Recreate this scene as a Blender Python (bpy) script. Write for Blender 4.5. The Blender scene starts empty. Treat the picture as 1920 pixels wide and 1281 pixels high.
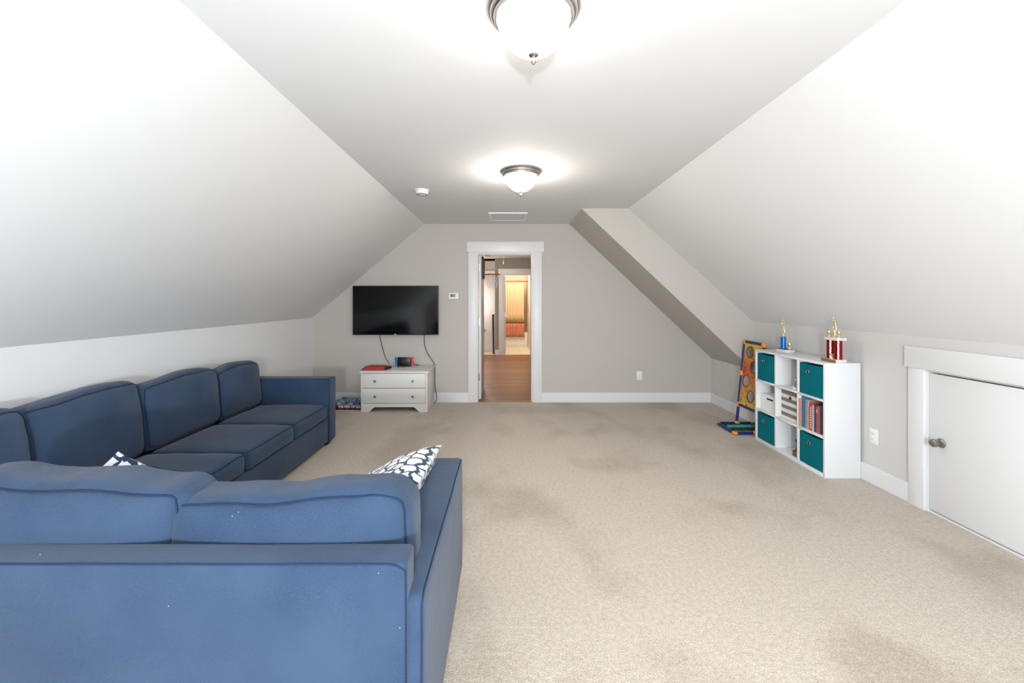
import bpy, bmesh, math, random
from mathutils import Vector, Matrix, noise
random.seed(7)
sc = bpy.context.scene
C = sc.collection
PI = math.pi

def lin(c):
    return tuple(((v/255)/12.92 if v/255 <= 0.04045 else ((v/255+0.055)/1.055)**2.4) for v in c)

# ---------------------------------------------------------------- camera, world, lights, exposure
F = 780.0                                   # focal length in pixels of the 1920 px wide frame
CAMZ = 1.41
cam = bpy.data.cameras.new('camera'); camo = bpy.data.objects.new('camera', cam); C.objects.link(camo)
camo.location = (0, 0, CAMZ); camo.rotation_euler = (PI/2, 0, 0)
cam.sensor_width = 36; cam.lens = F/1920*36
cam.shift_x = 10/1920; cam.shift_y = -79.5/1920
cam.clip_start = 0.05
sc.camera = camo
vs = sc.view_settings
vs.view_transform = 'Standard'; vs.look = 'None'; vs.gamma = 1; vs.use_curve_mapping = False
vs.exposure = 0.0

w = bpy.data.worlds.new('world'); sc.world = w; w.use_nodes = True
w.node_tree.nodes['Background'].inputs[0].default_value = (0.75, 0.85, 1, 1)
w.node_tree.nodes['Background'].inputs[1].default_value = 0.6

def area(name, loc, rot, sx, sy, power, col):
    l = bpy.data.lights.new(name, 'AREA'); l.shape = 'RECTANGLE'; l.size = sx; l.size_y = sy
    l.energy = power; l.color = col
    o = bpy.data.objects.new(name, l); o.location = loc; o.rotation_euler = rot; C.objects.link(o); return o
def point(name, loc, power, col, r=0.1):
    l = bpy.data.lights.new(name, 'POINT'); l.energy = power; l.color = col; l.shadow_soft_size = r
    o = bpy.data.objects.new(name, l); o.location = loc; C.objects.link(o); return o
area('assumed_window_light', (0.1, -2.36, 1.35), (PI/2, 0, 0), 1.9, 1.3, 60, (0.86, 0.93, 1.0))  # added area light standing for daylight of an assumed, unseen window
point('photographer_flash', (0.02, -1.25, 1.20), 312, (0.85, 0.93, 1.0), 0.06)
area('added_upward_fill', (0.0, -1.6, 1.0), (PI-0.2, 0, 0), 1.2, 0.8, 12, (0.86, 0.93, 1.0))  # added upward fill to lighten the near ceiling and slopes
point('hall_lamp', (-0.55, 8.3, 2.25), 52, (1.0, 0.88, 0.74), 0.12)
point('far_passage_lamp', (-0.9, 10.75, 1.35), 20, (1.0, 0.85, 0.72), 0.1)
point('bathroom_lamp', (0.25, 11.0, 2.32), 95, (1.0, 0.90, 0.76), 0.15)

# ---------------------------------------------------------------- materials
def mat(name, col, rough=0.6, metal=0.0, spec=0.5, nz=None, bump=None, sheen=0, emit=None, coat=0):
    """nz=(scale, amount, second colour or None), bump=(scale, strength, distance)"""
    m = bpy.data.materials.new(name); m.use_nodes = True
    nt = m.node_tree; b = nt.nodes['Principled BSDF']
    c = (*lin(col), 1)
    b.inputs['Base Color'].default_value = c
    b.inputs['Roughness'].default_value = rough; b.inputs['Metallic'].default_value = metal
    b.inputs['Specular IOR Level'].default_value = spec
    if sheen: b.inputs['Sheen Weight'].default_value = sheen; b.inputs['Sheen Roughness'].default_value = 0.5
    if coat: b.inputs['Coat Weight'].default_value = coat
    tc = nt.nodes.new('ShaderNodeTexCoord')
    if nz:
        n = nt.nodes.new('ShaderNodeTexNoise'); n.inputs['Scale'].default_value = nz[0]; n.inputs['Detail'].default_value = 6
        r = nt.nodes.new('ShaderNodeMix'); r.data_type = 'RGBA'
        r.inputs[6].default_value = c; r.inputs[7].default_value = (*lin(nz[2]), 1)
        mr = nt.nodes.new('ShaderNodeMapRange'); mr.inputs[1].default_value = 0.35; mr.inputs[2].default_value = 0.7
        mr.inputs[4].default_value = nz[1]
        nt.links.new(tc.outputs['Object'], n.inputs['Vector']); nt.links.new(n.outputs[0], mr.inputs[0])
        nt.links.new(mr.outputs[0], r.inputs[0]); nt.links.new(r.outputs[2], b.inputs['Base Color'])
    if bump:
        n = nt.nodes.new('ShaderNodeTexNoise'); n.inputs['Scale'].default_value = bump[0]; n.inputs['Detail'].default_value = 3
        bp = nt.nodes.new('ShaderNodeBump'); bp.inputs['Strength'].default_value = bump[1]; bp.inputs['Distance'].default_value = bump[2]
        nt.links.new(tc.outputs['Object'], n.inputs['Vector']); nt.links.new(n.outputs[0], bp.inputs['Height'])
        nt.links.new(bp.outputs[0], b.inputs['Normal'])
    if emit:
        b.inputs['Emission Color'].default_value = (*emit[0], 1); b.inputs['Emission Strength'].default_value = emit[1]
    return m

M = {}
M['wall'] = mat('room_paint_dimmed', (190, 185, 178), 0.75, spec=0.2, bump=(220, 0.05, 0.001))  # room paint, darkened to stand for weaker light at the far end
M['slope'] = mat('room_paint_lit', (225, 225, 226), 0.75, spec=0.2, bump=(220, 0.05, 0.001))  # same room paint, lightened to stand for stronger light on the slopes
M['knee'] = mat('room_paint_half_lit', (206, 204, 201), 0.75, spec=0.2, bump=(220, 0.05, 0.001))  # same room paint in a middle tone for the right wall's light
M['ceiling'] = mat('ceiling_paint_lit', (225, 225, 226), 0.8, spec=0.2, bump=(220, 0.05, 0.001))  # slope tone again, lightened to stand for more light overhead
M['trim'] = mat('white_trim_paint', (222, 222, 222), 0.35, spec=0.4)
M['lacquer'] = mat('white_laminate', (226, 227, 228), 0.4, spec=0.4)
M['dresser'] = mat('dresser_white', (222, 221, 217), 0.45, spec=0.4)
M['plastic'] = mat('white_plastic', (232, 232, 230), 0.4)
M['dark'] = mat('gap_shade', (22, 22, 24), 0.8)  # near-black colour painting the shade inside gaps, recesses and holes
M['black'] = mat('black_plastic', (14, 14, 16), 0.35)
M['rubber'] = mat('black_rubber', (20, 20, 20), 0.6)
M['screen'] = mat('tv_screen', (5, 6, 6), 0.09, spec=0.3)
M['grey'] = mat('grey_plastic', (130, 132, 134), 0.5)
M['nickel'] = mat('brushed_nickel', (190, 184, 176), 0.28, metal=1.0)
M['nickel_dark'] = mat('dark_nickel', (150, 147, 142), 0.35, metal=1.0)
M['gold'] = mat('gold_plating', (244, 228, 178), 0.3, metal=1.0)
M['marble'] = mat('white_marble', (232, 228, 224), 0.25, nz=(40, 0.6, (196, 190, 186)))
M['wood_dark'] = mat('dark_brown_wood', (66, 42, 28), 0.5, nz=(30, 0.8, (40, 24, 16)))
M['teal'] = mat('teal_fabric', (6, 112, 122), 0.9, spec=0.1, nz=(160, 0.6, (4, 92, 104)), bump=(500, 0.2, 0.001))
M['teal_in'] = mat('teal_lining', (10, 60, 68), 0.95, spec=0.1)
M['pipe'] = mat('blue_pipe', (12, 34, 100), 0.4)
M['orange'] = mat('orange_plastic', (242, 140, 50), 0.45)
M['glass'] = mat('alabaster_glass', (255, 250, 242), 0.3, emit=((1.0, 0.94, 0.86), 23))
M['glass_far'] = mat('alabaster_glass_boosted', (255, 250, 242), 0.3, emit=((1.0, 0.90, 0.77), 78))  # same kind of lamp as the near one, glow raised to lighten the far end
M['tile'] = mat('cream_tile', (232, 220, 196), 0.3)
M['grout'] = mat('tile_grout', (196, 182, 158), 0.9)
M['tub'] = mat('white_acrylic', (236, 232, 222), 0.2)
M['bathwall'] = mat('bath_wall', (236, 218, 194), 0.5)
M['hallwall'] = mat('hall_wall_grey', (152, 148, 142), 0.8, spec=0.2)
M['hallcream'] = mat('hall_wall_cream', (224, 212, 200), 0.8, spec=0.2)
M['curtain'] = mat('curtain_tan', (210, 180, 142), 0.85, spec=0.1, bump=(300, 0.15, 0.002))
M['curtain_low'] = mat('curtain_coral', (204, 134, 104), 0.85, spec=0.1, bump=(300, 0.15, 0.002))
M['braid'] = mat('braid_brown', (120, 66, 38), 0.9)
M['rim'] = mat('rim_orange', (176, 74, 44), 0.4)
M['net'] = mat('white_net', (226, 222, 216), 0.8)
M['red'] = mat('red_fabric', (178, 44, 48), 0.7, nz=(90, 0.5, (150, 30, 36)))
M['neon_blue'] = mat('neon_blue_plastic', (0, 130, 190), 0.4)
M['neon_red'] = mat('neon_red_plastic', (236, 66, 66), 0.4)
M['brown'] = mat('brown_cable', (110, 88, 66), 0.6)

def fabric(name, a, b_, c_):
    m = mat(name, a, 0.95, spec=0.08, sheen=0.16)
    nt = m.node_tree; bs = nt.nodes['Principled BSDF']
    tc = nt.nodes.new('ShaderNodeTexCoord')
    n1 = nt.nodes.new('ShaderNodeTexNoise'); n1.inputs['Scale'].default_value = 3.2; n1.inputs['Detail'].default_value = 4
    n2 = nt.nodes.new('ShaderNodeTexNoise'); n2.inputs['Scale'].default_value = 420; n2.inputs['Detail'].default_value = 2
    nt.links.new(tc.outputs['Object'], n1.inputs[0]); nt.links.new(tc.outputs['Object'], n2.inputs[0])
    r1 = nt.nodes.new('ShaderNodeValToRGB'); e = r1.color_ramp.elements
    e[0].position = 0.38; e[0].color = (*lin(b_), 1); e[1].position = 0.66; e[1].color = (*lin(a), 1)
    nt.links.new(n1.outputs[0], r1.inputs[0])
    mx = nt.nodes.new('ShaderNodeMix'); mx.data_type = 'RGBA'
    mr = nt.nodes.new('ShaderNodeMapRange'); mr.inputs[1].default_value = 0.45; mr.inputs[2].default_value = 0.7; mr.inputs[4].default_value = 0.4
    nt.links.new(n2.outputs[0], mr.inputs[0]); nt.links.new(mr.outputs[0], mx.inputs[0])
    nt.links.new(r1.outputs[0], mx.inputs[6]); mx.inputs[7].default_value = (*lin(c_), 1)
    nt.links.new(mx.outputs[2], bs.inputs['Base Color'])
    bp = nt.nodes.new('ShaderNodeBump'); bp.inputs['Strength'].default_value = 0.35; bp.inputs['Distance'].default_value = 0.002
    n3 = nt.nodes.new('ShaderNodeTexNoise'); n3.inputs['Scale'].default_value = 9; n3.inputs['Detail'].default_value = 3; n3.inputs['Distortion'].default_value = 1.2
    nt.links.new(tc.outputs['Object'], n3.inputs[0])
    b3 = nt.nodes.new('ShaderNodeBump'); b3.inputs['Strength'].default_value = 0.16; b3.inputs['Distance'].default_value = 0.012
    nt.links.new(n3.outputs[0], b3.inputs['Height']); nt.links.new(b3.outputs[0], bp.inputs['Normal'])
    nt.links.new(n2.outputs[0], bp.inputs['Height']); nt.links.new(bp.outputs[0], bs.inputs['Normal'])
    return m
M['sofa'] = fabric('blue_upholstery', (53, 70, 93), (42, 59, 83), (70, 86, 108))
M['piping'] = mat('blue_piping', (38, 53, 78), 0.95, spec=0.05)

def carpet():
    m = mat('beige_carpet', (196, 180, 160), 0.97, spec=0.08, sheen=0.2)
    nt = m.node_tree; bs = nt.nodes['Principled BSDF']; tc = nt.nodes.new('ShaderNodeTexCoord')
    def N(s, d, off=0, sc_=None):
        n = nt.nodes.new('ShaderNodeTexNoise'); n.inputs['Scale'].default_value = s; n.inputs['Detail'].default_value = d
        mp = nt.nodes.new('ShaderNodeMapping'); mp.inputs[1].default_value = (off, off*2, 0)
        if sc_: mp.inputs[3].default_value = sc_
        nt.links.new(tc.outputs['Object'], mp.inputs[0]); nt.links.new(mp.outputs[0], n.inputs[0]); return n
    big = N(1.6, 6, 3.1, (1, 0.75, 1)); mid = N(45, 3, 1); fine = N(190, 3)
    def ramp(n, p0, c0, p1, c1):
        r = nt.nodes.new('ShaderNodeValToRGB'); e = r.color_ramp.elements
        e[0].position = p0; e[0].color = (*c0, 1); e[1].position = p1; e[1].color = (*c1, 1)
        nt.links.new(n.outputs[0], r.inputs[0]); return r
    r1 = ramp(big, 0.36, lin((198, 185, 168)), 0.5, lin((219, 207, 192)))
    r2 = ramp(mid, 0.3, (0.8, 0.8, 0.8), 0.7, (1.0, 1.0, 1.0))
    r3 = ramp(fine, 0.35, (0.64, 0.62, 0.6), 0.65, (1.0, 1.0, 1.0))
    prev = r1
    for r in (r2, r3):
        mx = nt.nodes.new('ShaderNodeMix'); mx.data_type = 'RGBA'; mx.blend_type = 'MULTIPLY'; mx.inputs[0].default_value = 1
        nt.links.new(prev.outputs[0] if prev is r1 else prev.outputs[2], mx.inputs[6]); nt.links.new(r.outputs[0], mx.inputs[7]); prev = mx
    nt.links.new(prev.outputs[2], bs.inputs['Base Color'])
    bp = nt.nodes.new('ShaderNodeBump'); bp.inputs['Strength'].default_value = 0.6; bp.inputs['Distance'].default_value = 0.006
    ad = nt.nodes.new('ShaderNodeMath'); ad.operation = 'ADD'
    nt.links.new(mid.outputs[0], ad.inputs[0]); nt.links.new(fine.outputs[0], ad.inputs[1])
    nt.links.new(ad.outputs[0], bp.inputs['Height']); nt.links.new(bp.outputs[0], bs.inputs['Normal'])
    return m
M['carpet'] = carpet()

def plank_mat():
    m = mat('oak_plank', (150, 100, 60), 0.38)
    nt = m.node_tree; bs = nt.nodes['Principled BSDF']
    oi = nt.nodes.new('ShaderNodeObjectInfo'); tc = nt.nodes.new('ShaderNodeTexCoord')
    mp = nt.nodes.new('ShaderNodeMapping'); mp.inputs[3].default_value = (3, 40, 3)
    n = nt.nodes.new('ShaderNodeTexNoise'); n.inputs['Scale'].default_value = 1.5; n.inputs['Detail'].default_value = 6
    n.noise_dimensions = '4D'
    nt.links.new(tc.outputs['Object'], mp.inputs[0]); nt.links.new(mp.outputs[0], n.inputs['Vector'])
    mu = nt.nodes.new('ShaderNodeMath'); mu.operation = 'MULTIPLY'; mu.inputs[1].default_value = 50
    nt.links.new(oi.outputs['Random'], mu.inputs[0]); nt.links.new(mu.outputs[0], n.inputs['W'])
    r = nt.nodes.new('ShaderNodeValToRGB'); e = r.color_ramp.elements
    e[0].color = (*lin((92, 60, 38)), 1); e[1].color = (*lin((160, 108, 68)), 1)
    ad = nt.nodes.new('ShaderNodeMath'); ad.operation = 'MULTIPLY_ADD'; ad.inputs[1].default_value = 0.55
    nt.links.new(oi.outputs['Random'], ad.inputs[0])
    m2 = nt.nodes.new('ShaderNodeMath'); m2.operation = 'MULTIPLY'; m2.inputs[1].default_value = 0.5
    nt.links.new(n.outputs[0], m2.inputs[0]); nt.links.new(m2.outputs[0], ad.inputs[2])
    nt.links.new(ad.outputs[0], r.inputs[0]); nt.links.new(r.outputs[0], bs.inputs['Base Color'])
    return m
M['plank'] = plank_mat()

def pillow_mat():
    m = mat('navy_lattice_print', (240, 238, 234), 0.85, spec=0.15, sheen=0.2)
    nt = m.node_tree; bs = nt.nodes['Principled BSDF']; tc = nt.nodes.new('ShaderNodeTexCoord')
    mp = nt.nodes.new('ShaderNodeMapping'); mp.inputs[3].default_value = (13, 13, 0.01)
    nt.links.new(tc.outputs['Object'], mp.inputs[0])
    ns = nt.nodes.new('ShaderNodeTexNoise'); ns.inputs['Scale'].default_value = 1.4
    nt.links.new(mp.outputs[0], ns.inputs[0])
    va = nt.nodes.new('ShaderNodeMix'); va.data_type = 'RGBA'; va.blend_type = 'LINEAR_LIGHT'; va.inputs[0].default_value = 0.35
    nt.links.new(mp.outputs[0], va.inputs[6]); nt.links.new(ns.outputs[1], va.inputs[7])
    v = nt.nodes.new('ShaderNodeTexVoronoi'); v.feature = 'DISTANCE_TO_EDGE'; v.voronoi_dimensions = '2D'
    v.inputs['Scale'].default_value = 1.35; v.inputs['Randomness'].default_value = 0.55
    nt.links.new(va.outputs[2], v.inputs['Vector'])
    r = nt.nodes.new('ShaderNodeValToRGB'); e = r.color_ramp.elements
    e[0].position = 0.10; e[0].color = (*lin((40, 66, 92)), 1); e[1].position = 0.115; e[1].color = (*lin((242, 240, 236)), 1)
    nt.links.new(v.outputs['Distance'], r.inputs[0]); nt.links.new(r.outputs[0], bs.inputs['Base Color'])
    return m
M['pillow'] = pillow_mat()

def stripes(name, cols, z0, period, axis=2, duty=0.5):
    m = mat(name, cols[0], 0.9, spec=0.1)
    nt = m.node_tree; bs = nt.nodes['Principled BSDF']; tc = nt.nodes.new('ShaderNodeTexCoord')
    sx = nt.nodes.new('ShaderNodeSeparateXYZ'); nt.links.new(tc.outputs['Object'], sx.inputs[0])
    a = nt.nodes.new('ShaderNodeMath'); a.operation = 'SUBTRACT'; a.inputs[1].default_value = z0
    d = nt.nodes.new('ShaderNodeMath'); d.operation = 'DIVIDE'; d.inputs[1].default_value = period
    f = nt.nodes.new('ShaderNodeMath'); f.operation = 'FRACT'
    g = nt.nodes.new('ShaderNodeMath'); g.operation = 'GREATER_THAN'; g.inputs[1].default_value = duty
    nt.links.new(sx.outputs[axis], a.inputs[0]); nt.links.new(a.outputs[0], d.inputs[0]); nt.links.new(d.outputs[0], f.inputs[0]); nt.links.new(f.outputs[0], g.inputs[0])
    x = nt.nodes.new('ShaderNodeMix'); x.data_type = 'RGBA'; x.inputs[6].default_value = (*lin(cols[0]), 1); x.inputs[7].default_value = (*lin(cols[1]), 1)
    nt.links.new(g.outputs[0], x.inputs[0]); nt.links.new(x.outputs[2], bs.inputs['Base Color'])
    return m
M['striped'] = stripes('grey_cream_stripes', ((126, 122, 122), (226, 222, 214)), 0.022, 0.066, duty=0.5)

def print_mat(name, cols, scale, rough=0.6):
    m = mat(name, cols[0], rough)
    nt = m.node_tree; bs = nt.nodes['Principled BSDF']; tc = nt.nodes.new('ShaderNodeTexCoord')
    n = nt.nodes.new('ShaderNodeTexNoise'); n.inputs['Scale'].default_value = scale; n.inputs['Detail'].default_value = 2
    nt.links.new(tc.outputs['Object'], n.inputs[0])
    r = nt.nodes.new('ShaderNodeValToRGB'); cr = r.color_ramp
    k = len(cols)
    cr.elements[0].position = 0.3; cr.elements[0].color = (*lin(cols[0]), 1)
    cr.elements[1].position = 0.7; cr.elements[1].color = (*lin(cols[-1]), 1)
    for i in range(1, k-1):
        el = cr.elements.new(0.3+0.4*i/(k-1)); el.color = (*lin(cols[i]), 1)
    nt.links.new(n.outputs[0], r.inputs[0]); nt.links.new(r.outputs[0], bs.inputs['Base Color'])
    return m
M['target_print'] = print_mat('target_print', ((120, 60, 30), (206, 120, 40), (212, 96, 44), (222, 150, 52), (216, 186, 56), (214, 196, 70)), 7)
def target_mat():
    m = mat('target_cloth_print', (214, 130, 50), 0.7)
    nt = m.node_tree; bs = nt.nodes['Principled BSDF']; tc = nt.nodes.new('ShaderNodeTexCoord')
    sx = nt.nodes.new('ShaderNodeSeparateXYZ'); nt.links.new(tc.outputs['Object'], sx.inputs[0])
    n = nt.nodes.new('ShaderNodeTexNoise'); n.inputs['Scale'].default_value = 14; n.inputs['Detail'].default_value = 3
    nt.links.new(tc.outputs['Object'], n.inputs[0])
    mr = nt.nodes.new('ShaderNodeMapRange'); mr.inputs[1].default_value = 0.24; mr.inputs[2].default_value = 0.93
    nt.links.new(sx.outputs[2], mr.inputs[0])
    ad = nt.nodes.new('ShaderNodeMath'); ad.operation = 'MULTIPLY_ADD'; ad.inputs[1].default_value = 0.5; 
    sb = nt.nodes.new('ShaderNodeMath'); sb.operation = 'SUBTRACT'; sb.inputs[1].default_value = 0.25
    nt.links.new(n.outputs[0], ad.inputs[0]); nt.links.new(mr.outputs[0], ad.inputs[2]); nt.links.new(ad.outputs[0], sb.inputs[0])
    r = nt.nodes.new('ShaderNodeValToRGB'); cr = r.color_ramp
    cr.elements[0].position = 0.0; cr.elements[0].color = (*lin((206, 180, 70)), 1)
    cr.elements[1].position = 1.0; cr.elements[1].color = (*lin((214, 190, 66)), 1)
    for p, c in ((0.2, (206, 150, 66)), (0.4, (206, 118, 62)), (0.58, (204, 92, 44)), (0.72, (210, 126, 50)), (0.88, (208, 150, 72))):
        e = cr.elements.new(p); e.color = (*lin(c), 1)
    nt.links.new(sb.outputs[0], r.inputs[0])
    v = nt.nodes.new('ShaderNodeTexNoise'); v.inputs['Scale'].default_value = 26; v.inputs['Detail'].default_value = 1
    nt.links.new(tc.outputs['Object'], v.inputs[0])
    th = nt.nodes.new('ShaderNodeMapRange'); th.inputs[1].default_value = 0.64; th.inputs[2].default_value = 0.67; th.inputs[4].default_value = 0.7
    nt.links.new(v.outputs[0], th.inputs[0])
    x = nt.nodes.new('ShaderNodeMix'); x.data_type = 'RGBA'; x.inputs[7].default_value = (*lin((96, 40, 34)), 1)
    nt.links.new(th.outputs[0], x.inputs[0]); nt.links.new(r.outputs[0], x.inputs[6]); nt.links.new(x.outputs[2], bs.inputs['Base Color'])
    return m
M['target_print'] = target_mat()
M['box_art'] = print_mat('box_art', ((20, 18, 50), (10, 70, 120), (30, 110, 150), (170, 200, 220), (110, 30, 50), (20, 30, 70)), 16, 0.4)
M['box_red'] = mat('box_red', (128, 28, 32), 0.4, nz=(20, 0.8, (84, 18, 30)))
M['box_dark'] = mat('box_dark', (24, 14, 22), 0.5)
M['lettering'] = mat('lettering_white', (240, 226, 214), 0.5)
M['col_blue'] = mat('metallic_blue', (20, 120, 210), 0.25, metal=0.6)
M['col_red'] = mat('metallic_red', (150, 16, 32), 0.25, metal=0.6)
M['net_teal'] = mat('teal_net', (60, 170, 160), 0.8)
M['net_green'] = mat('dark_green_net', (8, 50, 46), 0.8)
M['daylight'] = mat('window_glass', (240, 245, 250), 0.05)
M['lcd'] = mat('lcd_green', (104, 120, 110), 0.3)

# ---------------------------------------------------------------- mesh helpers
def box(bm, x0, x1, y0, y1, z0, z1, bev=0.0, seg=2):
    vs_ = [bm.verts.new((x, y, z)) for z in (z0, z1) for y in (y0, y1) for x in (x0, x1)]
    fs = []
    for a in ((0,2,3,1), (4,5,7,6), (0,1,5,4), (2,6,7,3), (0,4,6,2), (1,3,7,5)):
        fs.append(bm.faces.new([vs_[i] for i in a]))
    if bev > 0:
        es = list({e for f in fs for e in f.edges})
        bmesh.ops.bevel(bm, geom=es, offset=bev, segments=seg, affect='EDGES', profile=0.5, clamp_overlap=True)
def newbm(): return bmesh.new()
def bx(*a, **k):
    bm = newbm(); box(bm, *a, **k); return bm
def prism(bm, pts, axis, a0, a1):
    """extrude 2-D outline along an axis: 'y' -> pts are (x,z); 'x' -> pts are (y,z); 'z' -> (x,y)"""
    def P(p, a):
        return {'y': (p[0], a, p[1]), 'x': (a, p[0], p[1]), 'z': (p[0], p[1], a)}[axis]
    A = [bm.verts.new(P(p, a0)) for p in pts]; B = [bm.verts.new(P(p, a1)) for p in pts]
    n = len(pts)
    bm.faces.new(A); bm.faces.new(B[::-1])
    for i in range(n): bm.faces.new((A[i], B[i], B[(i+1) % n], A[(i+1) % n]))
    bmesh.ops.recalc_face_normals(bm, faces=bm.faces[:])
def lathe(bm, prof, loc=(0,0,0), axis='z', n=32):
    rings = []
    for r, h in prof:
        ring = []
        for i in range(n):
            a = 2*PI*i/n; c, s = r*math.cos(a), r*math.sin(a)
            p = {'z': (c, s, h), 'y': (c, h, s), 'x': (h, c, s)}[axis]
            ring.append(bm.verts.new(Vector(p)+Vector(loc)))
        rings.append(ring)
    for a, b in zip(rings, rings[1:]):
        for i in range(n): bm.faces.new((a[i], a[(i+1) % n], b[(i+1) % n], b[i]))
    bm.faces.new(rings[0]); bm.faces.new(rings[-1][::-1])
    bmesh.ops.recalc_face_normals(bm, faces=bm.faces[:])
def smooth_path(pts, k=6, closed=False):
    pts = [Vector(p) for p in pts]; out = []; n = len(pts)
    rng = range(n) if closed else range(n-1)
    for i in rng:
        if closed: p0, p1, p2, p3 = pts[i-1], pts[i], pts[(i+1) % n], pts[(i+2) % n]
        else: p0, p1, p2, p3 = pts[max(i-1,0)], pts[i], pts[i+1], pts[min(i+2,n-1)]
        for j in range(k):
            t = j/k
            out.append(0.5*((2*p1)+(p2-p0)*t+(2*p0-5*p1+4*p2-p3)*t*t+(3*p1-p0-3*p2+p3)*t**3))
    if not closed: out.append(pts[-1])
    return out
def tube(bm, pts, r, n=8, closed=False):
    pts = [Vector(p) for p in pts]; N = len(pts); rings = []
    up = Vector((0.013, 0.02, 1)).normalized(); prev = None
    for i in range(N):
        a = pts[i-1] if (closed or i > 0) else pts[i]; b = pts[(i+1) % N] if (closed or i < N-1) else pts[i]
        t = (b-a).normalized()
        if prev is None:
            u = t.cross(up)
            if u.length < 1e-3: u = t.cross(Vector((1,0,0)))
        else: u = prev-t*prev.dot(t)
        u.normalize(); prev = u; v = t.cross(u)
        rings.append([bm.verts.new(pts[i]+(u*math.cos(2*PI*k/n)+v*math.sin(2*PI*k/n))*r) for k in range(n)])
    rr = list(zip(rings, rings[1:]))+([(rings[-1], rings[0])] if closed else [])
    for A, B in rr:
        for k in range(n): bm.faces.new((A[k], A[(k+1) % n], B[(k+1) % n], B[k]))
    if not closed: bm.faces.new(rings[0][::-1]); bm.faces.new(rings[-1])
    bmesh.ops.recalc_face_normals(bm, faces=bm.faces[:])

def obj(name, bm, m, parent=None, smooth=True, loc=None, rot=None):
    me = bpy.data.meshes.new(name); bm.to_mesh(me); bm.free()
    o = bpy.data.objects.new(name, me); C.objects.link(o)
    for mm in (m if isinstance(m, (list, tuple)) else [m]): me.materials.append(mm)
    if smooth:
        me.shade_smooth()
        try: me.set_sharp_from_angle(angle=math.radians(38))
        except Exception: pass
    if parent is not None: o.parent = parent
    if loc: o.location = loc
    if rot: o.rotation_euler = rot
    return o
def tag(o, label, cat, group=None):
    o['label'] = label; o['category'] = cat
    if group: o['group'] = group
    return o
def thing(name, label, cat, loc=(0,0,0), rz=0, group=None):
    o = bpy.data.objects.new(name, None); C.objects.link(o); o.location = loc; o.rotation_euler = (0, 0, rz)
    o.empty_display_size = 0.1
    return tag(o, label, cat, group)
def struct(name, bm, m, parent=None, smooth=False, label=None):
    o = obj(name, bm, m, parent, smooth=smooth)
    if parent is None: o['kind'] = 'structure'
    if label: o['label'] = label
    return o
def sempty(name, label=None):
    o = bpy.data.objects.new(name, None); C.objects.link(o); o['kind'] = 'structure'
    if label: o['label'] = label
    return o

def superbox(size, r, bulge=(0,0,0), nseg=(14,8,10), wr=0.0, fn=None, seed=0.0):
    """soft cushion: rounded box with puffed faces; returns (bmesh, mapping function)"""
    hx, hy, hz = size[0]/2, size[1]/2, size[2]/2; r = min(r, hx, hy, hz)*0.999
    H = (hx, hy, hz)
    def mp(u, v, w_):
        p = Vector((u*hx, v*hy, w_*hz))
        q = Vector([max(-(H[i]-r), min(H[i]-r, p[i])) for i in range(3)])
        d = p-q
        if d.length > 1e-9: p = q+d.normalized()*r
        g = lambda t: max(0.0, 1-abs(t)**2.6)
        p.x += math.copysign(bulge[0]*g(v)*g(w_), u)*abs(u)
        p.y += math.copysign(bulge[1]*g(u)*g(w_), v)*abs(v)
        p.z += math.copysign(bulge[2]*g(u)*g(v), w_)*abs(w_)
        if wr:
            nn = noise.noise_vector(Vector((p.x*5+seed, p.y*5, p.z*5+seed*2)))
            n2 = noise.noise_vector(Vector((p.x*14+seed, p.y*9, p.z*14-seed)))
            p += nn*wr+n2*wr*0.35
        if fn: p += Vector(fn(u, v, w_))
        return p
    def ticks(n, h):
        rr = r/h; k = 4
        t = [-1+rr*(1-math.cos(i/k*PI/2))*1.0 for i in range(k)]
        m_ = [-(1-rr)+2*(1-rr)*i/n for i in range(n+1)]
        return t+m_+[-x for x in reversed(t)]
    T = [ticks(nseg[0], hx), ticks(nseg[1], hy), ticks(nseg[2], hz)]
    bm = newbm(); cache = {}
    def V(i, j, k):
        key = (i, j, k)
        if key not in cache: cache[key] = bm.verts.new(mp(T[0][i], T[1][j], T[2][k]))
        return cache[key]
    n = [len(t)-1 for t in T]
    for k in (0, n[2]):
        for i in range(n[0]):
            for j in range(n[1]): bm.faces.new((V(i,j,k), V(i+1,j,k), V(i+1,j+1,k), V(i,j+1,k)))
    for j in (0, n[1]):
        for i in range(n[0]):
            for k in range(n[2]): bm.faces.new((V(i,j,k), V(i+1,j,k), V(i+1,j,k+1), V(i,j,k+1)))
    for i in (0, n[0]):
        for j in range(n[1]):
            for k in range(n[2]): bm.faces.new((V(i,j,k), V(i,j+1,k), V(i,j+1,k+1), V(i,j,k+1)))
    bmesh.ops.recalc_face_normals(bm, faces=bm.faces[:])
    return bm, mp, (r/hx, r/hy, r/hz)
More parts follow.
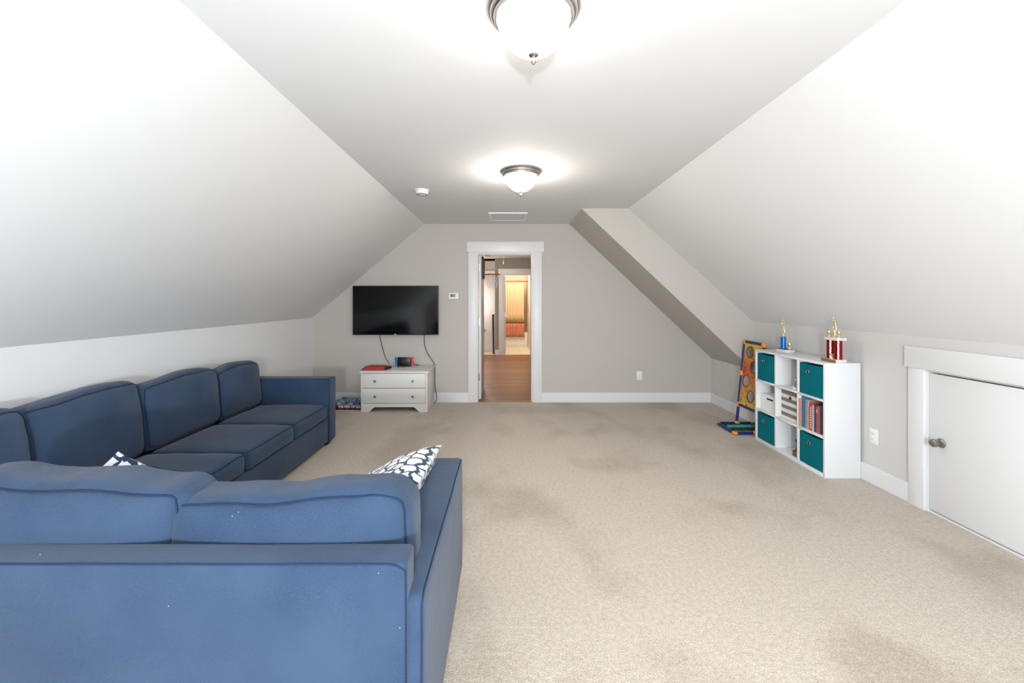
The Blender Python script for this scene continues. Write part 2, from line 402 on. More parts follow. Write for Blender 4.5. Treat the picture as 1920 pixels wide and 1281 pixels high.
def seam(mp, rr, axis, side, N=18):
    """loop just inside one face edge, on the cushion surface"""
    pts = []
    a, b = [i for i in range(3) if i != axis]
    ra, rb = rr[a]*0.30, rr[b]*0.30; c = side*(1-rr[axis]*0.30)
    la, lb = 1-ra, 1-rb
    corner = 0.07
    def arc(sa, sb, rev):
        out = []
        for k in range(5):
            t = k/4*PI/2
            ca, cb = la-corner*(1-math.cos(t)), lb-corner*(1-math.sin(t))
            out.append((sa*ca, sb*cb))
        return out[::-1] if rev else out
    loop = []
    loop += arc(1, 1, False)
    loop += [((la-corner)*(1-2*k/N), lb) for k in range(1, N)]
    loop += arc(-1, 1, True)
    loop += [(-la, (lb-corner)*(1-2*k/N)) for k in range(1, N)]
    loop += arc(-1, -1, False)
    loop += [(-(la-corner)*(1-2*k/N), -lb) for k in range(1, N)]
    loop += arc(1, -1, True)
    loop += [(la, -(lb-corner)*(1-2*k/N)) for k in range(1, N)]
    for p in loop:
        uvw = [0, 0, 0]; uvw[axis] = c; uvw[a] = p[0]; uvw[b] = p[1]
        pts.append(mp(*uvw))
    return pts
def cushion(name, parent, loc, size, r, bulge, rot=(0,0,0), seams=((1,-1),(1,1)), wr=0.006, fn=None, seed=1.0, nseg=(16,6,12), pr=0.0032):
    bm, mp, rr = superbox(size, r, bulge, nseg, wr, fn, seed)
    o = obj(name, bm, M['sofa'], parent, loc=loc, rot=rot)
    for ax, sd in seams:
        b2 = newbm(); tube(b2, seam(mp, rr, ax, sd), pr, 6, closed=True)
        obj('piping', b2, M['piping'], o)
    return o

# ---------------------------------------------------------------- room shell
XL, XR, KH, CH = -2.65, 2.80, 1.155, 2.44       # knee walls, knee height, ceiling height
CL, CR = -1.13, 1.38                            # flat ceiling edges
YB, YF = 5.69, -2.45                            # far wall, wall behind the camera
Y1 = 4.73
struct('floor', bx(XL-0.1, XR+0.1, YF-0.1, YB+0.005, -0.06, 0.0), M['carpet'], label='beige cut pile carpet')
bm = newbm(); box(bm, XL-0.1, XL, YF, YB, 0, KH+0.02); struct('wall_left', bm, M['slope'])  # lightened paint tone, standing for more light on the left knee wall
DY0, DY1, DZ = 2.03, 2.775, 0.932               # low door opening in the right knee wall
bm = newbm()
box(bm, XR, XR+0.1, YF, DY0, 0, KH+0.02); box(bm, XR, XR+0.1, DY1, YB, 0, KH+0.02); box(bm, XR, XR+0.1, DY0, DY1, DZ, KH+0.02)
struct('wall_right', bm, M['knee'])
def slab(p, q, t=0.08):
    d = Vector((q[0]-p[0], q[1]-p[1])).normalized(); n_ = Vector((-d.y, d.x))
    if n_.y < 0: n_ = -n_
    return [p, q, (q[0]+n_.x*t, q[1]+n_.y*t), (p[0]+n_.x*t, p[1]+n_.y*t)]
bm = newbm(); prism(bm, slab((XL-0.02, KH-0.017), (CL, CH)), 'y', YF, YB); struct('ceiling_left', bm, M['slope'], label='sloped ceiling on the left')
bm = newbm(); prism(bm, slab((XR+0.02, KH-0.018), (CR, CH)), 'y', YF, YB); struct('ceiling_right', bm, M['slope'], label='sloped ceiling on the right')
struct('ceiling', bx(CL-0.12, CR+0.12, YF, YB, CH, CH+0.08), M['ceiling'])
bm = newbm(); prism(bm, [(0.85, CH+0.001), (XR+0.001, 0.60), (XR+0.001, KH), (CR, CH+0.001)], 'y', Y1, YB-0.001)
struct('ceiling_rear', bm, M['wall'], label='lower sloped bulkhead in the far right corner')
# far wall with door opening
DX0, DX1, DH = -0.412, 0.368, 2.05
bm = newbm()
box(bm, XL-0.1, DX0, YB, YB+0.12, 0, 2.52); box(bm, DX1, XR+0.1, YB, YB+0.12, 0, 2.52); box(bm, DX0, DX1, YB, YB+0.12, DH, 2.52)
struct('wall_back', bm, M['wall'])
# wall behind the camera with an assumed, unseen window
bm = newbm(); wx0, wx1, wz0, wz1 = -0.9, 1.1, 0.65, 2.05
box(bm, XL-0.1, wx0, YF-0.12, YF, 0, 2.52); box(bm, wx1, XR+0.1, YF-0.12, YF, 0, 2.52)
box(bm, wx0, wx1, YF-0.12, YF, 0, wz0); box(bm, wx0, wx1, YF-0.12, YF, wz1, 2.52)
struct('wall_front', bm, M['wall'])
win = sempty('assumed_window')
bm = newbm()
for a in ((wx0, wx0+0.06, wz0, wz1), (wx1-0.06, wx1, wz0, wz1), (wx0, wx1, wz0, wz0+0.06), (wx0, wx1, wz1-0.06, wz1), (0.08, 0.12, wz0, wz1), (wx0, wx1, 1.33, 1.37)):
    box(bm, a[0], a[1], YF-0.09, YF-0.04, a[2], a[3])
struct('window_frame', bm, M['trim'], win)
struct('window_pane', bx(wx0, wx1, YF-0.068, YF-0.062, wz0, wz1), M['daylight'], win)

# baseboards (profiled: flat board with eased top)
def base(name, x0, x1, y0, y1, h=0.135):
    struct(name, bx(x0, x1, y0, y1, 0, h, bev=0.003), M['trim'])
T = 0.016
base('baseboard_back', XL, DX0-0.11, YB-T, YB); base('baseboard_back', DX1+0.11, XR-T, YB-T, YB)
base('baseboard_left', XL, XL+T, YF, YB-T)
base('baseboard_right', XR-T, XR, DY1+0.105, YB); base('baseboard_right', XR-T, XR, YF, DY0-0.105)

# door casing of the far doorway
tr = sempty('trim_1', 'white flat casing around the far doorway')
for x0, x1 in ((DX0-0.112, DX0), (DX1, DX1+0.112)):
    obj('casing', bx(x0, x1, YB-0.02, YB, 0, DH, bev=0.002), M['trim'], tr)
obj('header', bx(DX0-0.13, DX1+0.14, YB-0.028, YB, DH, DH+0.142, bev=0.002), M['trim'], tr)
bm = newbm(); box(bm, DX0, DX0+0.018, YB-0.004, YB+0.122, 0, DH); obj('jamb', bm, M['trim'], tr)
bm = newbm(); box(bm, DX1-0.018, DX1, YB-0.004, YB+0.122, 0, DH); obj('jamb', bm, M['trim'], tr)
bm = newbm(); box(bm, DX0+0.018, DX1-0.018, YB-0.004, YB+0.122, DH-0.018, DH); obj('jamb_head', bm, M['trim'], tr)
bm = newbm()
box(bm, DX1-0.03, DX1-0.018, YB+0.05, YB+0.085, 0, DH-0.018); box(bm, DX0+0.018, DX1-0.03, YB+0.05, YB+0.085, DH-0.03, DH-0.018)
obj('door_stop', bm, M['trim'], tr)

# open door slab swung into the hall
dr = sempty('door_1', 'white door swung open into the hall')
obj('door_slab', bx(-0.392, -0.357, YB+0.125, YB+0.885, 0.012, 2.028, bev=0.0015), M['trim'], dr)
for z in (0.32, 1.09, 1.85):
    bm = newbm(); box(bm, -0.3935, -0.374, YB+0.1215, YB+0.1255, z-0.05, z+0.05); 
    tube(bm, [(-0.398, YB+0.117, z-0.05), (-0.398, YB+0.117, z+0.05)], 0.007, 10)
    obj('hinge', bm, M['nickel_dark'], dr)
bm = newbm(); lathe(bm, [(0.001, 0), (0.03, 0), (0.03, 0.012), (0.013, 0.014), (0.012, 0.045), (0.001, 0.045)], (-0.357, YB+0.82, 0.92), 'x', 20)
tube(bm, smooth_path([(-0.317, YB+0.82, 0.92), (-0.313, YB+0.79, 0.925), (-0.312, YB+0.71, 0.92)]), 0.009, 8)
obj('door_handle', bm, M['nickel_dark'], dr)

# low access door in the right knee wall
tr = sempty('trim_2', 'white casing around the low knee wall door')
for y0, y1 in ((DY1, DY1+0.108), (DY0-0.108, DY0)):
    obj('casing', bx(XR-0.02, XR, y0, y1, 0, DZ+0.01, bev=0.002), M['trim'], tr)
obj('header', bx(XR-0.03, XR, DY0-0.13, DY1+0.125, DZ+0.01, DZ+0.156, bev=0.002), M['trim'], tr)
bm = newbm(); box(bm, XR-0.003, XR+0.1, DY1-0.014, DY1, 0, DZ); box(bm, XR-0.003, XR+0.1, DY0, DY0+0.014, 0, DZ); box(bm, XR+0.012, XR+0.1, DY0, DY1, DZ-0.006, DZ)
obj('jamb', bm, M['trim'], tr)
obj('threshold', bx(XR+0.004, XR+0.1, DY0, DY1, 0.0, 0.012), M['trim'], tr)
dr = sempty('door_2', 'low white flush access door in the right knee wall')
obj('door_slab', bx(XR+0.002, XR+0.035, DY0+0.017, DY1-0.017, 0.020, DZ-0.012, bev=0.0015), M['trim'], dr)
struct('recess_shade', bx(XR+0.09, XR+0.1, DY0, DY1, 0, DZ), M['dark'], label='dark panel painted as the shade behind the low door')  # dark sheet standing for the shade in the door opening
bm = newbm(); lathe(bm, [(0.001, 0), (0.028, 0), (0.03, -0.006), (0.022, -0.012), (0.011, -0.016), (0.011, -0.03), (0.020, -0.036), (0.0255, -0.046), (0.024, -0.06), (0.014, -0.068), (0.001, -0.069)], (XR+0.002, 2.68, 0.482), 'x', 28)
obj('door_handle', bm, M['nickel_dark'], dr)

# ---------------------------------------------------------------- hall and bathroom beyond the door
W2 = 10.5
hf = sempty('floor_hall', 'oak plank hall floor')
struct('hall_subfloor', bx(-1.6, 1.3, YB+0.005, 11.2, -0.05, -0.012), M['wood_dark'], hf)
pm = {}
y = YB+0.005; row = 0; PW = 0.125
while y < 11.19:
    x = -1.6-random.uniform(0, 0.9)
    while x < 1.3:
        L = random.choice((0.9, 1.2, 1.5)); 
        if x+L > -1.45:
            if L not in pm:
                b = bx(0, L-0.002, 0, PW-0.003, -0.012, 0.0, bev=0.0012, seg=1)
                o = obj('plank', b, M['plank'], hf, smooth=False); pm[L] = o.data
            else:
                o = bpy.data.objects.new('plank', pm[L]); C.objects.link(o); o.parent = hf
            o.location = (x, y, 0)
        x += L
    y += PW; row += 1
struct('ceiling_hall', bx(-1.7, 1.4, YB+0.12, 11.3, CH, CH+0.06), M['ceiling'])
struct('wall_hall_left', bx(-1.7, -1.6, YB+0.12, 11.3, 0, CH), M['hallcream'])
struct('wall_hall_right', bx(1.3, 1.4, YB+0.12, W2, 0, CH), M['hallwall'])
BX0, BX1, BH = -0.072, 0.605, 2.03
bm = newbm(); box(bm, -0.295, BX0, W2, W2+0.11, 0, CH); box(bm, BX1, 1.4, W2, W2+0.11, 0, CH); box(bm, BX0, BX1, W2, W2+0.11, BH, CH)
struct('wall_hall_end', bm, M['hallwall'])
struct('wall_passage', bx(-1.6, -0.18, 11.2, 11.3, 0, CH), M['hallcream'])
struct('wall_passage_right', bx(-0.26, -0.18, W2+0.11, 11.2, 0, CH), M['hallwall'])
base('baseboard_hall', -0.31, -0.195, W2-0.015, W2); base('baseboard_hall', -0.312, -0.295, W2-0.015, W2+0.11)
base('baseboard_passage', -1.6, -0.9, 11.185, 11.2)
tr = sempty('trim_4', 'white casing around the bathroom doorway')
for x0, x1 in ((BX0-0.125, BX0), (BX1, BX1+0.125)): obj('casing', bx(x0, x1, W2-0.02, W2, 0, BH, bev=0.002), M['trim'], tr)
obj('header', bx(BX0-0.14, BX1+0.14, W2-0.028, W2, BH, BH+0.145, bev=0.002), M['trim'], tr)
bm = newbm(); box(bm, BX0, BX0+0.015, W2, W2+0.11, 0, BH); box(bm, BX1-0.015, BX1, W2, W2+0.11, 0, BH); box(bm, BX0+0.015, BX1-0.015, W2, W2+0.11, BH-0.015, BH)
obj('jamb', bm, M['trim'], tr)
# bathroom door, open inwards
dr = sempty('door_3', 'white bathroom door swung open inwards')
obj('door_slab', bx(BX0+0.018, BX0+0.05, W2+0.115, W2+0.76, 0.02, BH-0.02, bev=0.0015), M['trim'], dr)
for z in (0.28, 1.02, 1.78): obj('hinge', bx(BX0+0.0155, BX0+0.036, W2+0.1125, W2+0.116, z-0.05, z+0.05), M['nickel_dark'], dr)
bm = newbm(); lathe(bm, [(0.001, 0), (0.03, 0), (0.03, 0.01), (0.012, 0.012), (0.012, 0.045), (0.001, 0.045)], (BX0+0.05, W2+0.7, 0.94), 'x', 16)
tube(bm, [(BX0+0.09, W2+0.7, 0.94), (BX0+0.093, W2+0.6, 0.94)], 0.009, 8); obj('door_handle', bm, M['nickel'], dr)
# bathroom shell
bf = sempty('floor_bathroom', 'cream tiled bathroom floor')
struct('grout_bed', bx(-1.0, 0.62, W2+0.02, 13.0, -0.03, 0.001), M['grout'], bf)
tm = None
for i in range(6):
    for j in range(6):
        if tm is None:
            o = obj('tile', bx(0, 0.296, 0, 0.296, 0.001, 0.006, bev=0.001, seg=1), M['tile'], bf, smooth=False); tm = o.data
        else: o = bpy.data.objects.new('tile', tm); C.objects.link(o); o.parent = bf
        o.location = (-1.0+0.04+i*0.3-0.24+0.05, W2+0.025+j*0.3, 0)
struct('ceiling_bathroom', bx(-1.1, 0.72, W2+0.11, 13.1, CH, CH+0.05), M['bathwall'])
struct('wall_bathroom_right', bx(0.622, 0.72, W2+0.11, 13.0, 0, CH), M['bathwall'])
struct('wall_bathroom_left', bx(-1.1, -1.0, 11.3, 13.0, 0, CH), M['bathwall'])
struct('wall_bathroom_back', bx(-1.1, 0.72, 12.98, 13.08, 0, CH), M['bathwall'])
struct('wall_bathroom_front', bx(-1.1, -0.18, 11.3, 11.34, 0, CH), M['bathwall'])
# bathtub with surround ledges
bt = thing('bathtub', 'white bathtub behind the tan shower curtain', 'bathtub', (-0.19, 12.6, 0))
bm = newbm()
box(bm, -0.80, 0.805, -0.40, -0.34, 0, 0.43, bev=0.015); box(bm, -0.80, 0.805, 0.32, 0.37, 0, 0.43, bev=0.01)
box(bm, -0.80, -0.72, -0.36, 0.34, 0, 0.43); box(bm, 0.73, 0.805, -0.36, 0.34, 0, 0.43); box(bm, -0.79, 0.79, -0.36, 0.34, 0, 0.1)
obj('basin', bm, M['tub'], bt)
bm = newbm(); box(bm, -0.80, 0.80, 0.345, 0.372, 0.431, 2.0, bev=0.004)
for z in (0.62, 0.72, 1.02): box(bm, 0.45, 0.79, 0.29, 0.35, z, z+0.02, bev=0.006)
obj('surround', bm, M['bathwall'], bt)
# shower rod, rings, curtain
rod = thing('shower_rod', 'brown metal rod across the tub holding the curtain', 'rod', (0, 12.17, 1.93))
bm = newbm(); tube(bm, [(-0.99, 0, 0), (0.62, 0, 0)], 0.013, 10); obj('rail', bm, M['rim'], rod)
bm = newbm(); lathe(bm, [(0.001, 0), (0.03, 0), (0.03, 0.012), (0.001, 0.012)], (0.608, 0, 0), 'x', 16); obj('flange', bm, M['rim'], rod)
for i in range(11):
    x = -0.02+i*0.052
    bm = newbm(); tube(bm, [(x+0.002*math.sin(a), 0.022*math.sin(a*1.0), -0.012+0.024*math.cos(a)) for a in [2*PI*k/12 for k in range(12)]], 0.003, 5, closed=True)
    obj('curtain_ring', bm, M['braid'], rod)
ct = thing('shower_curtain', 'tan shower curtain with a brown braid and coral lower band', 'curtain', (0, 12.17, 0))
def sheet(z0, z1, amp, m, name, nz_=6, dy=0):
    bm = newbm(); grid = []
    X0, X1 = -0.08, 0.505; N = 90
    for k in range(nz_+1):
        z = z0+(z1-z0)*k/nz_; row_ = []
        for i in range(N+1):
            t = i/N; a = 0.6*amp*(0.7+0.5*(1.9-z)/1.6)
            x = X0+(X1-X0)*t+0.02*(1.9-z)/1.6*(1 if t > 0.5 else 0)*(t-0.5)
            yy = a*math.sin(t*PI*2*8+0.5*math.sin(t*9)) + dy - 0.03
            row_.append(bm.verts.new((x, yy, z)))
        grid.append(row_)
    for k in range(nz_):
        for i in range(N): bm.faces.new((grid[k][i], grid[k][i+1], grid[k+1][i+1], grid[k+1][i]))
    o = obj(name, bm, m, ct); md = o.modifiers.new('thickness', 'SOLIDIFY'); md.thickness = 0.003; return o
sheet(0.735, 1.895, 0.018, M['curtain'], 'upper_panel'); sheet(0.705, 0.737, 0.02, M['braid'], 'braid', 1, -0.004)
sheet(0.30, 0.712, 0.021, M['curtain_low'], 'lower_band', 4, 0.0)
# passage: white door with header, brown board, hanging cord, ceiling disc
tr = sempty('trim_5', 'white door casing at the end of the passage')
obj('header', bx(-1.05, -0.26, 11.17, 11.2, 2.06, 2.17), M['trim'], tr)
dr = sempty('door_4', 'white door at the end of the hall passage')
obj('door_slab', bx(-0.98, -0.30, 11.165, 11.199, 0.015, 2.055, bev=0.002), M['trim'], dr)
bm = newbm(); lathe(bm, [(0.001, 0), (0.028, 0), (0.028, -0.01), (0.012, -0.014), (0.024, -0.05), (0.001, -0.06)], (-0.93, 11.165, 0.95), 'y', 16); obj('door_handle', bm, M['nickel'], dr)
bm = newbm(); prism(bm, [(-0.355, 0.0), (-0.315, 0.0), (-0.315, 1.02), (-0.375, 1.02)], 'y', 10.62, 10.65)
tag(obj('leaning_board', bm, M['wood_dark']), 'tall thin dark brown board standing against the hall wall corner', 'board')
pc = thing('pull_cord', 'white pull cord hanging from the hall ceiling', 'cord', (-0.058, 8.0, 0))
bm = newbm(); tube(bm, [(0, 0, 2.439), (0, 0, 2.15)], 0.002, 5); obj('string', bm, M['net'], pc)
bm = newbm(); lathe(bm, [(0.001, 2.075), (0.012, 2.08), (0.015, 2.10), (0.006, 2.14), (0.003, 2.155), (0.001, 2.156)], (0, 0, 0), 'z', 14); obj('cord_knob', bm, M['net'], pc)
cv = thing('ceiling_disc', 'small grey round disc on the hall ceiling', 'detector', (-0.44, 9.7, 2.44))
bm = newbm(); lathe(bm, [(0.001, 0), (0.08, 0), (0.08, -0.02), (0.06, -0.032), (0.001, -0.033)]); obj('disc_body', bm, M['grey'], cv)
# toy basketball hoop on the open door
hp = thing('mini_basketball_hoop', 'mini basketball hoop with orange rim on the open hall door', 'hoop', (-0.357, 6.22, 1.75))
obj('backboard', bx(0.004, 0.02, -0.21, 0.21, -0.03, 0.275, bev=0.003), M['wood_dark'], hp)
for ya in (-0.12, 0.09): obj('hook', bx(0.0, 0.012, ya, ya+0.03, 0.2, 0.29), M['nickel_dark'], hp)
R_ = 0.112; cx = 0.02+0.012+R_
bm = newbm(); tube(bm, [(cx+R_*math.cos(2*PI*k/28), R_*math.sin(2*PI*k/28), 0.03) for k in range(28)], 0.0055, 8, closed=True)
tube(bm, [(0.02, 0, 0.03), (0.036, 0, 0.03)], 0.008, 8); box(bm, 0.018, 0.024, -0.035, 0.035, 0.0, 0.05)
obj('rim', bm, M['rim'], hp)
bm = newbm()
for k in range(10):
    for s in (1, -1):
        pts = []
        for j in range(6):
            t = j/5; a = 2*PI*k/10+s*t*0.75; r = R_*(1-0.42*t)
            pts.append((cx+r*math.cos(a), r*math.sin(a), 0.03-0.2*t))
        tube(bm, pts, 0.0016, 4)
o = obj('net', bm, M['net'], hp)

# ---------------------------------------------------------------- ceiling lights, detector, vent
def ceiling_light(x, y, label, gm='glass'):
    t = thing('ceiling_light', label, 'ceiling light', (x, y, CH), group='flush ceiling lights')
    bm = newbm(); lathe(bm, [(0.10, 0.0), (0.155, 0.0), (0.163, -0.004), (0.165, -0.010), (0.161, -0.016), (0.155, -0.019), (0.153, -0.026), (0.148, -0.032), (0.143, -0.034), (0.141, -0.040), (0.137, -0.046), (0.131, -0.046), (0.128, -0.03), (0.10, -0.02)], n=64)
    obj('rim', bm, M['nickel'], t)
    prof = [(0.127, -0.036), (0.1285, -0.046), (0.126, -0.060), (0.120, -0.080), (0.109, -0.102), (0.093, -0.124), (0.073, -0.142), (0.05, -0.156), (0.025, -0.1645), (0.001, -0.167)]
    bm = newbm(); lathe(bm, prof, n=64); obj('glass_bowl', bm, M[gm], t)
    bm = newbm(); lathe(bm, [(0.001, -0.163), (0.017, -0.166), (0.018, -0.169), (0.012, -0.173), (0.006, -0.176), (0.0065, -0.180), (0.010, -0.185), (0.0105, -0.191), (0.006, -0.197), (0.003, -0.201), (0.001, -0.202)], n=24)
    obj('finial', bm, M['nickel'], t)
ceiling_light(0.095, 1.47, 'large looking flush glass bowl ceiling light nearest the camera, nickel rim')
ceiling_light(0.115, 3.35, 'farther flush glass bowl ceiling light with nickel rim, near the vent', 'glass_far')
t = thing('smoke_detector', 'round white smoke detector on the ceiling left of the farther light', 'smoke detector', (-0.80, 3.93, CH))
bm = newbm(); lathe(bm, [(0.001, 0), (0.068, 0), (0.068, -0.010), (0.062, -0.013), (0.001, -0.013)], n=36); obj('mounting_plate', bm, M['plastic'], t)
bm = newbm(); lathe(bm, [(0.03, -0.012), (0.058, -0.013), (0.058, -0.030), (0.050, -0.040), (0.036, -0.046), (0.001, -0.047)], n=36); obj('cover', bm, M['plastic'], t)
bm = newbm(); lathe(bm, [(0.044, -0.0425), (0.049, -0.0405), (0.052, -0.0425), (0.046, -0.0455)], n=36); obj('vent_ring', bm, M['grey'], t)
t = thing('ceiling_vent', 'white square louvred vent in the ceiling before the far wall', 'vent', (0.015, 5.17, CH))
bm = newbm()
for a in ((-0.235, 0.235, -0.235, -0.205), (-0.235, 0.235, 0.205, 0.235), (-0.235, -0.205, -0.205, 0.205), (0.205, 0.235, -0.205, 0.205)):
    box(bm, a[0], a[1], a[2], a[3], -0.014, 0, bev=0.003)
obj('frame', bm, M['plastic'], t)
obj('backing', bx(-0.21, 0.21, -0.21, 0.21, -0.003, 0.0), M['grey'], t)
for i in range(16):
    b = bx(-0.205, 0.205, -0.011, 0.011, -0.0008, 0.0008); o = obj('slat', b, M['plastic'], t, loc=(0, -0.19+i*0.0253, -0.008), rot=(0.5, 0, 0))

# outlets, thermostat
def outlet(loc, rz, label):
    t = thing('wall_outlet', label, 'outlet', loc, rz, group='wall outlets')
    obj('cover_plate', bx(-0.036, 0.036, -0.006, 0, -0.058, 0.058, bev=0.002), M['plastic'], t)
    for z in (-0.021, 0.021):
        f = obj('socket', bx(-0.017, 0.017, -0.009, -0.005, z-0.015, z+0.015, bev=0.003), M['plastic'], t)
        b = newbm(); box(b, -0.008, -0.005, -0.0094, -0.0088, z-0.005, z+0.005); box(b, 0.005, 0.008, -0.0094, -0.0088, z-0.004, z+0.005)
        obj('slot', b, M['grey'], f)
outlet((1.815, YB, 0.365), 0, 'white duplex outlet low on the far wall right of the doorway')
outlet((XR, 3.17, 0.365), PI/2, 'white duplex outlet on the right knee wall between bookshelf and low door')
# rotate so that the face looks into the room (-x)
bpy.data.objects['wall_outlet.001'].rotation_euler = (0, 0, -PI/2)
t = thing('thermostat', 'white wall thermostat with grey screen between television and doorway', 'thermostat', (-0.725, YB, 1.452))
obj('housing', bx(-0.070, 0.070, -0.026, 0, -0.044, 0.044, bev=0.009, seg=3), M['plastic'], t)
obj('display', bx(-0.044, 0.027, -0.0275, -0.025, -0.014, 0.026, bev=0.001), M['lcd'], t)
bm = newbm(); lathe(bm, [(0.001, -0.025), (0.016, -0.025), (0.016, -0.028), (0.012, -0.029), (0.001, -0.0285)], (0.045, 0, 0.006), 'y', 20); obj('dial_button', bm, M['plastic'], t)

# ---------------------------------------------------------------- television and cords
TVY = 5.60
t = thing('television', 'black flat screen television mounted on the far wall', 'television', (-1.497, TVY, 1.258))
obj('casing', bx(-0.577, 0.577, 0.0, 0.035, -0.331, 0.331, bev=0.004), M['black'], t)
obj('screen', bx(-0.570, 0.570, -0.0015, 0.002, -0.316, 0.324), M['screen'], t)
bm = newbm(); box(bm, -0.3, 0.3, 0.03, 0.06, -0.25, 0.2, bev=0.01); obj('rear_bulge', bm, M['black'], t)
bm = newbm(); box(bm, -0.2, 0.2, 0.06, 0.089, -0.1, 0.1); obj('wall_bracket', bm, M['black'], t)
def text(s, size, depth, m, parent, loc, rot, name='lettering', sx=1):
    c = bpy.data.curves.new(name, 'FONT'); c.body = s; c.size = size; c.extrude = depth; c.align_x = 'CENTER'; c.offset = 0.0015*size/0.03
    o = bpy.data.objects.new(name, c); C.objects.link(o)
    dg = bpy.context.evaluated_depsgraph_get(); me = bpy.data.meshes.new_from_object(o.evaluated_get(dg))
    C.objects.unlink(o); bpy.data.objects.remove(o)
    n_ = bpy.data.objects.new(name, me); C.objects.link(n_); me.materials.clear(); me.materials.append(m)
    n_.parent = parent; n_.location = loc; n_.rotation_euler = rot; n_.scale = (sx, 1, 1); return n_
text('TCL', 0.018, 0.0004, M['lettering'], t, (0.0, -0.002, -0.329), (PI/2, 0, 0), 'logo')
bm = newbm(); box(bm, -0.02, 0.02, -0.003, 0.02, -0.338, -0.331, bev=0.001); obj('logo_tab', bm, M['grey'], t)
bm = newbm(); box(bm, 0.535, 0.562, -0.001, 0.0, -0.3285, -0.3255); obj('corner_mark', bm, M['grey'], t)
def wp(px, py, y): s = F/y; return ((px-950)/s, y, CAMZ-(py-561)/s)
def cord(pts, r, label, m=M['rubber']):
    bm = newbm(); tube(bm, smooth_path(pts, 6), r, 6); return tag(obj('power_cord', bm, m), label, 'cord')
cord([wp(712, 622, 5.66), wp(712.5, 632, 5.66), wp(716, 648, 5.665), wp(720, 662, 5.67), wp(724, 673, 5.67), wp(730, 681, 5.665)], 0.0045, 'thin dark cord from television bottom left to dresser top')
cord([wp(795, 622, 5.66), wp(795.5, 632, 5.66), wp(796, 646, 5.665), wp(801, 661, 5.67), wp(808, 672, 5.68), wp(814, 682, 5.682), wp(815.5, 690, 5.682), wp(815.5, 700, 5.682), wp(815.5, 722, 5.682), wp(818, 738, 5.66), wp(819, 747, 5.66), wp(817, 753, 5.66), wp(815.5, 755.5, 5.655)], 0.0045, 'thin dark cord from television bottom right down beside the dresser')

# ---------------------------------------------------------------- dresser
D0, D1 = 5.195, 5.665
t = thing('dresser', 'low white two-drawer dresser with round knobs under the television', 'dresser', (-1.405, D0, 0))
w_ = 0.415
obj('side_panel', bx(-w_, -w_+0.02, 0.012, D1-D0, 0, 0.487, bev=0.001), M['dresser'], t)
obj('side_panel', bx(w_-0.02, w_, 0.012, D1-D0, 0, 0.487, bev=0.001), M['dresser'], t)
obj('top_panel', bx(-w_-0.016, w_+0.016, -0.012, D1-D0, 0.487, 0.508, bev=0.003), M['dresser'], t)
obj('back_panel', bx(-w_+0.02, w_-0.02, D1-D0-0.01, D1-D0, 0.1, 0.487), M['dresser'], t)
bm = newbm(); box(bm, -w_+0.02, w_-0.02, 0.012, D1-D0-0.01, 0.095, 0.11); obj('bottom_panel', bm, M['dresser'], t)
bm = newbm(); box(bm, -w_, -w_+0.026, 0.0, 0.012, 0.0, 0.487); obj('front_stile', bm, M['dresser'], t)
bm = newbm(); box(bm, w_-0.026, w_, 0.0, 0.012, 0.0, 0.487); obj('front_stile', bm, M['dresser'], t)
bm = newbm(); W = w_-0.026
prism(bm, [(-W, 0.0), (-W+0.075, 0.0), (-W+0.10, 0.022), (-W+0.125, 0.048), (-W+0.15, 0.060), (W-0.15, 0.060), (W-0.125, 0.048), (W-0.10, 0.022), (W-0.075, 0.0), (W, 0.0), (W, 0.105), (-W, 0.105)], 'y', 0.0, 0.014)
obj('apron', bm, M['dresser'], t, smooth=False)
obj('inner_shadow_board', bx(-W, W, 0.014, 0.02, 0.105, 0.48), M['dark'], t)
for z0, z1 in ((0.110, 0.293), (0.299, 0.481)):
    d = obj('drawer', bx(-W+0.002, W-0.002, -0.004, 0.014, z0, z1, bev=0.002), M['dresser'], t)
    for x in (-0.235, 0.235):
        bm = newbm(); lathe(bm, [(0.001, 0.002), (0.007, 0.0), (0.006, -0.010), (0.012, -0.015), (0.0155, -0.021), (0.012, -0.027), (0.001, -0.029)], (x, -0.004, (z0+z1)/2-0.004), 'y', 20)
        obj('knob', bm, M['nickel_dark'], d)

# handheld console in its dock
t = thing('game_console', 'handheld game console, blue left and red right grips, in black dock on dresser', 'game console', (-1.372, 5.575, 0.508))
obj('dock', bx(-0.088, 0.088, -0.025, 0.03, 0, 0.108, bev=0.006), M['black'], t)
obj('tablet', bx(-0.087, 0.087, -0.005, 0.009, 0.02, 0.122, bev=0.002), M['black'], t)
for s, m_ in ((-1, M['neon_blue']), (1, M['neon_red'])):
    x0, x1 = (s*0.087, s*0.124) if s > 0 else (s*0.124, s*0.087)
    g = obj('grip', bx(x0, x1, -0.012, 0.016, 0.018, 0.123, bev=0.010, seg=3), m_, t)
    g['label'] = 'red right-hand grip' if s > 0 else 'blue left-hand grip'
    bm = newbm(); lathe(bm, [(0.001, 0), (0.008, 0), (0.006, -0.008), (0.009, -0.012), (0.001, -0.014)], (s*0.105, -0.0115, 0.095 if s < 0 else 0.07), 'y', 16); obj('thumbstick', bm, M['black'], g)
    bm = newbm()
    zc = 0.068 if s < 0 else 0.1
    for dx, dz in ((0.008, 0), (-0.008, 0), (0, 0.008), (0, -0.008)): lathe(bm, [(0.001, 0), (0.003, 0), (0.003, -0.003), (0.001, -0.003)], (s*0.105+dx, -0.0115, zc+dz), 'y', 8)
    obj('buttons', bm, M['black'], g)
bm = newbm(); tube(bm, smooth_path([(-0.03, -0.04, 0.006), (0.02, -0.075, 0.006), (-0.03, -0.11, 0.005), (-0.075, -0.085, 0.005), (-0.06, -0.05, 0.006)], 5, True), 0.0025, 6, closed=True)
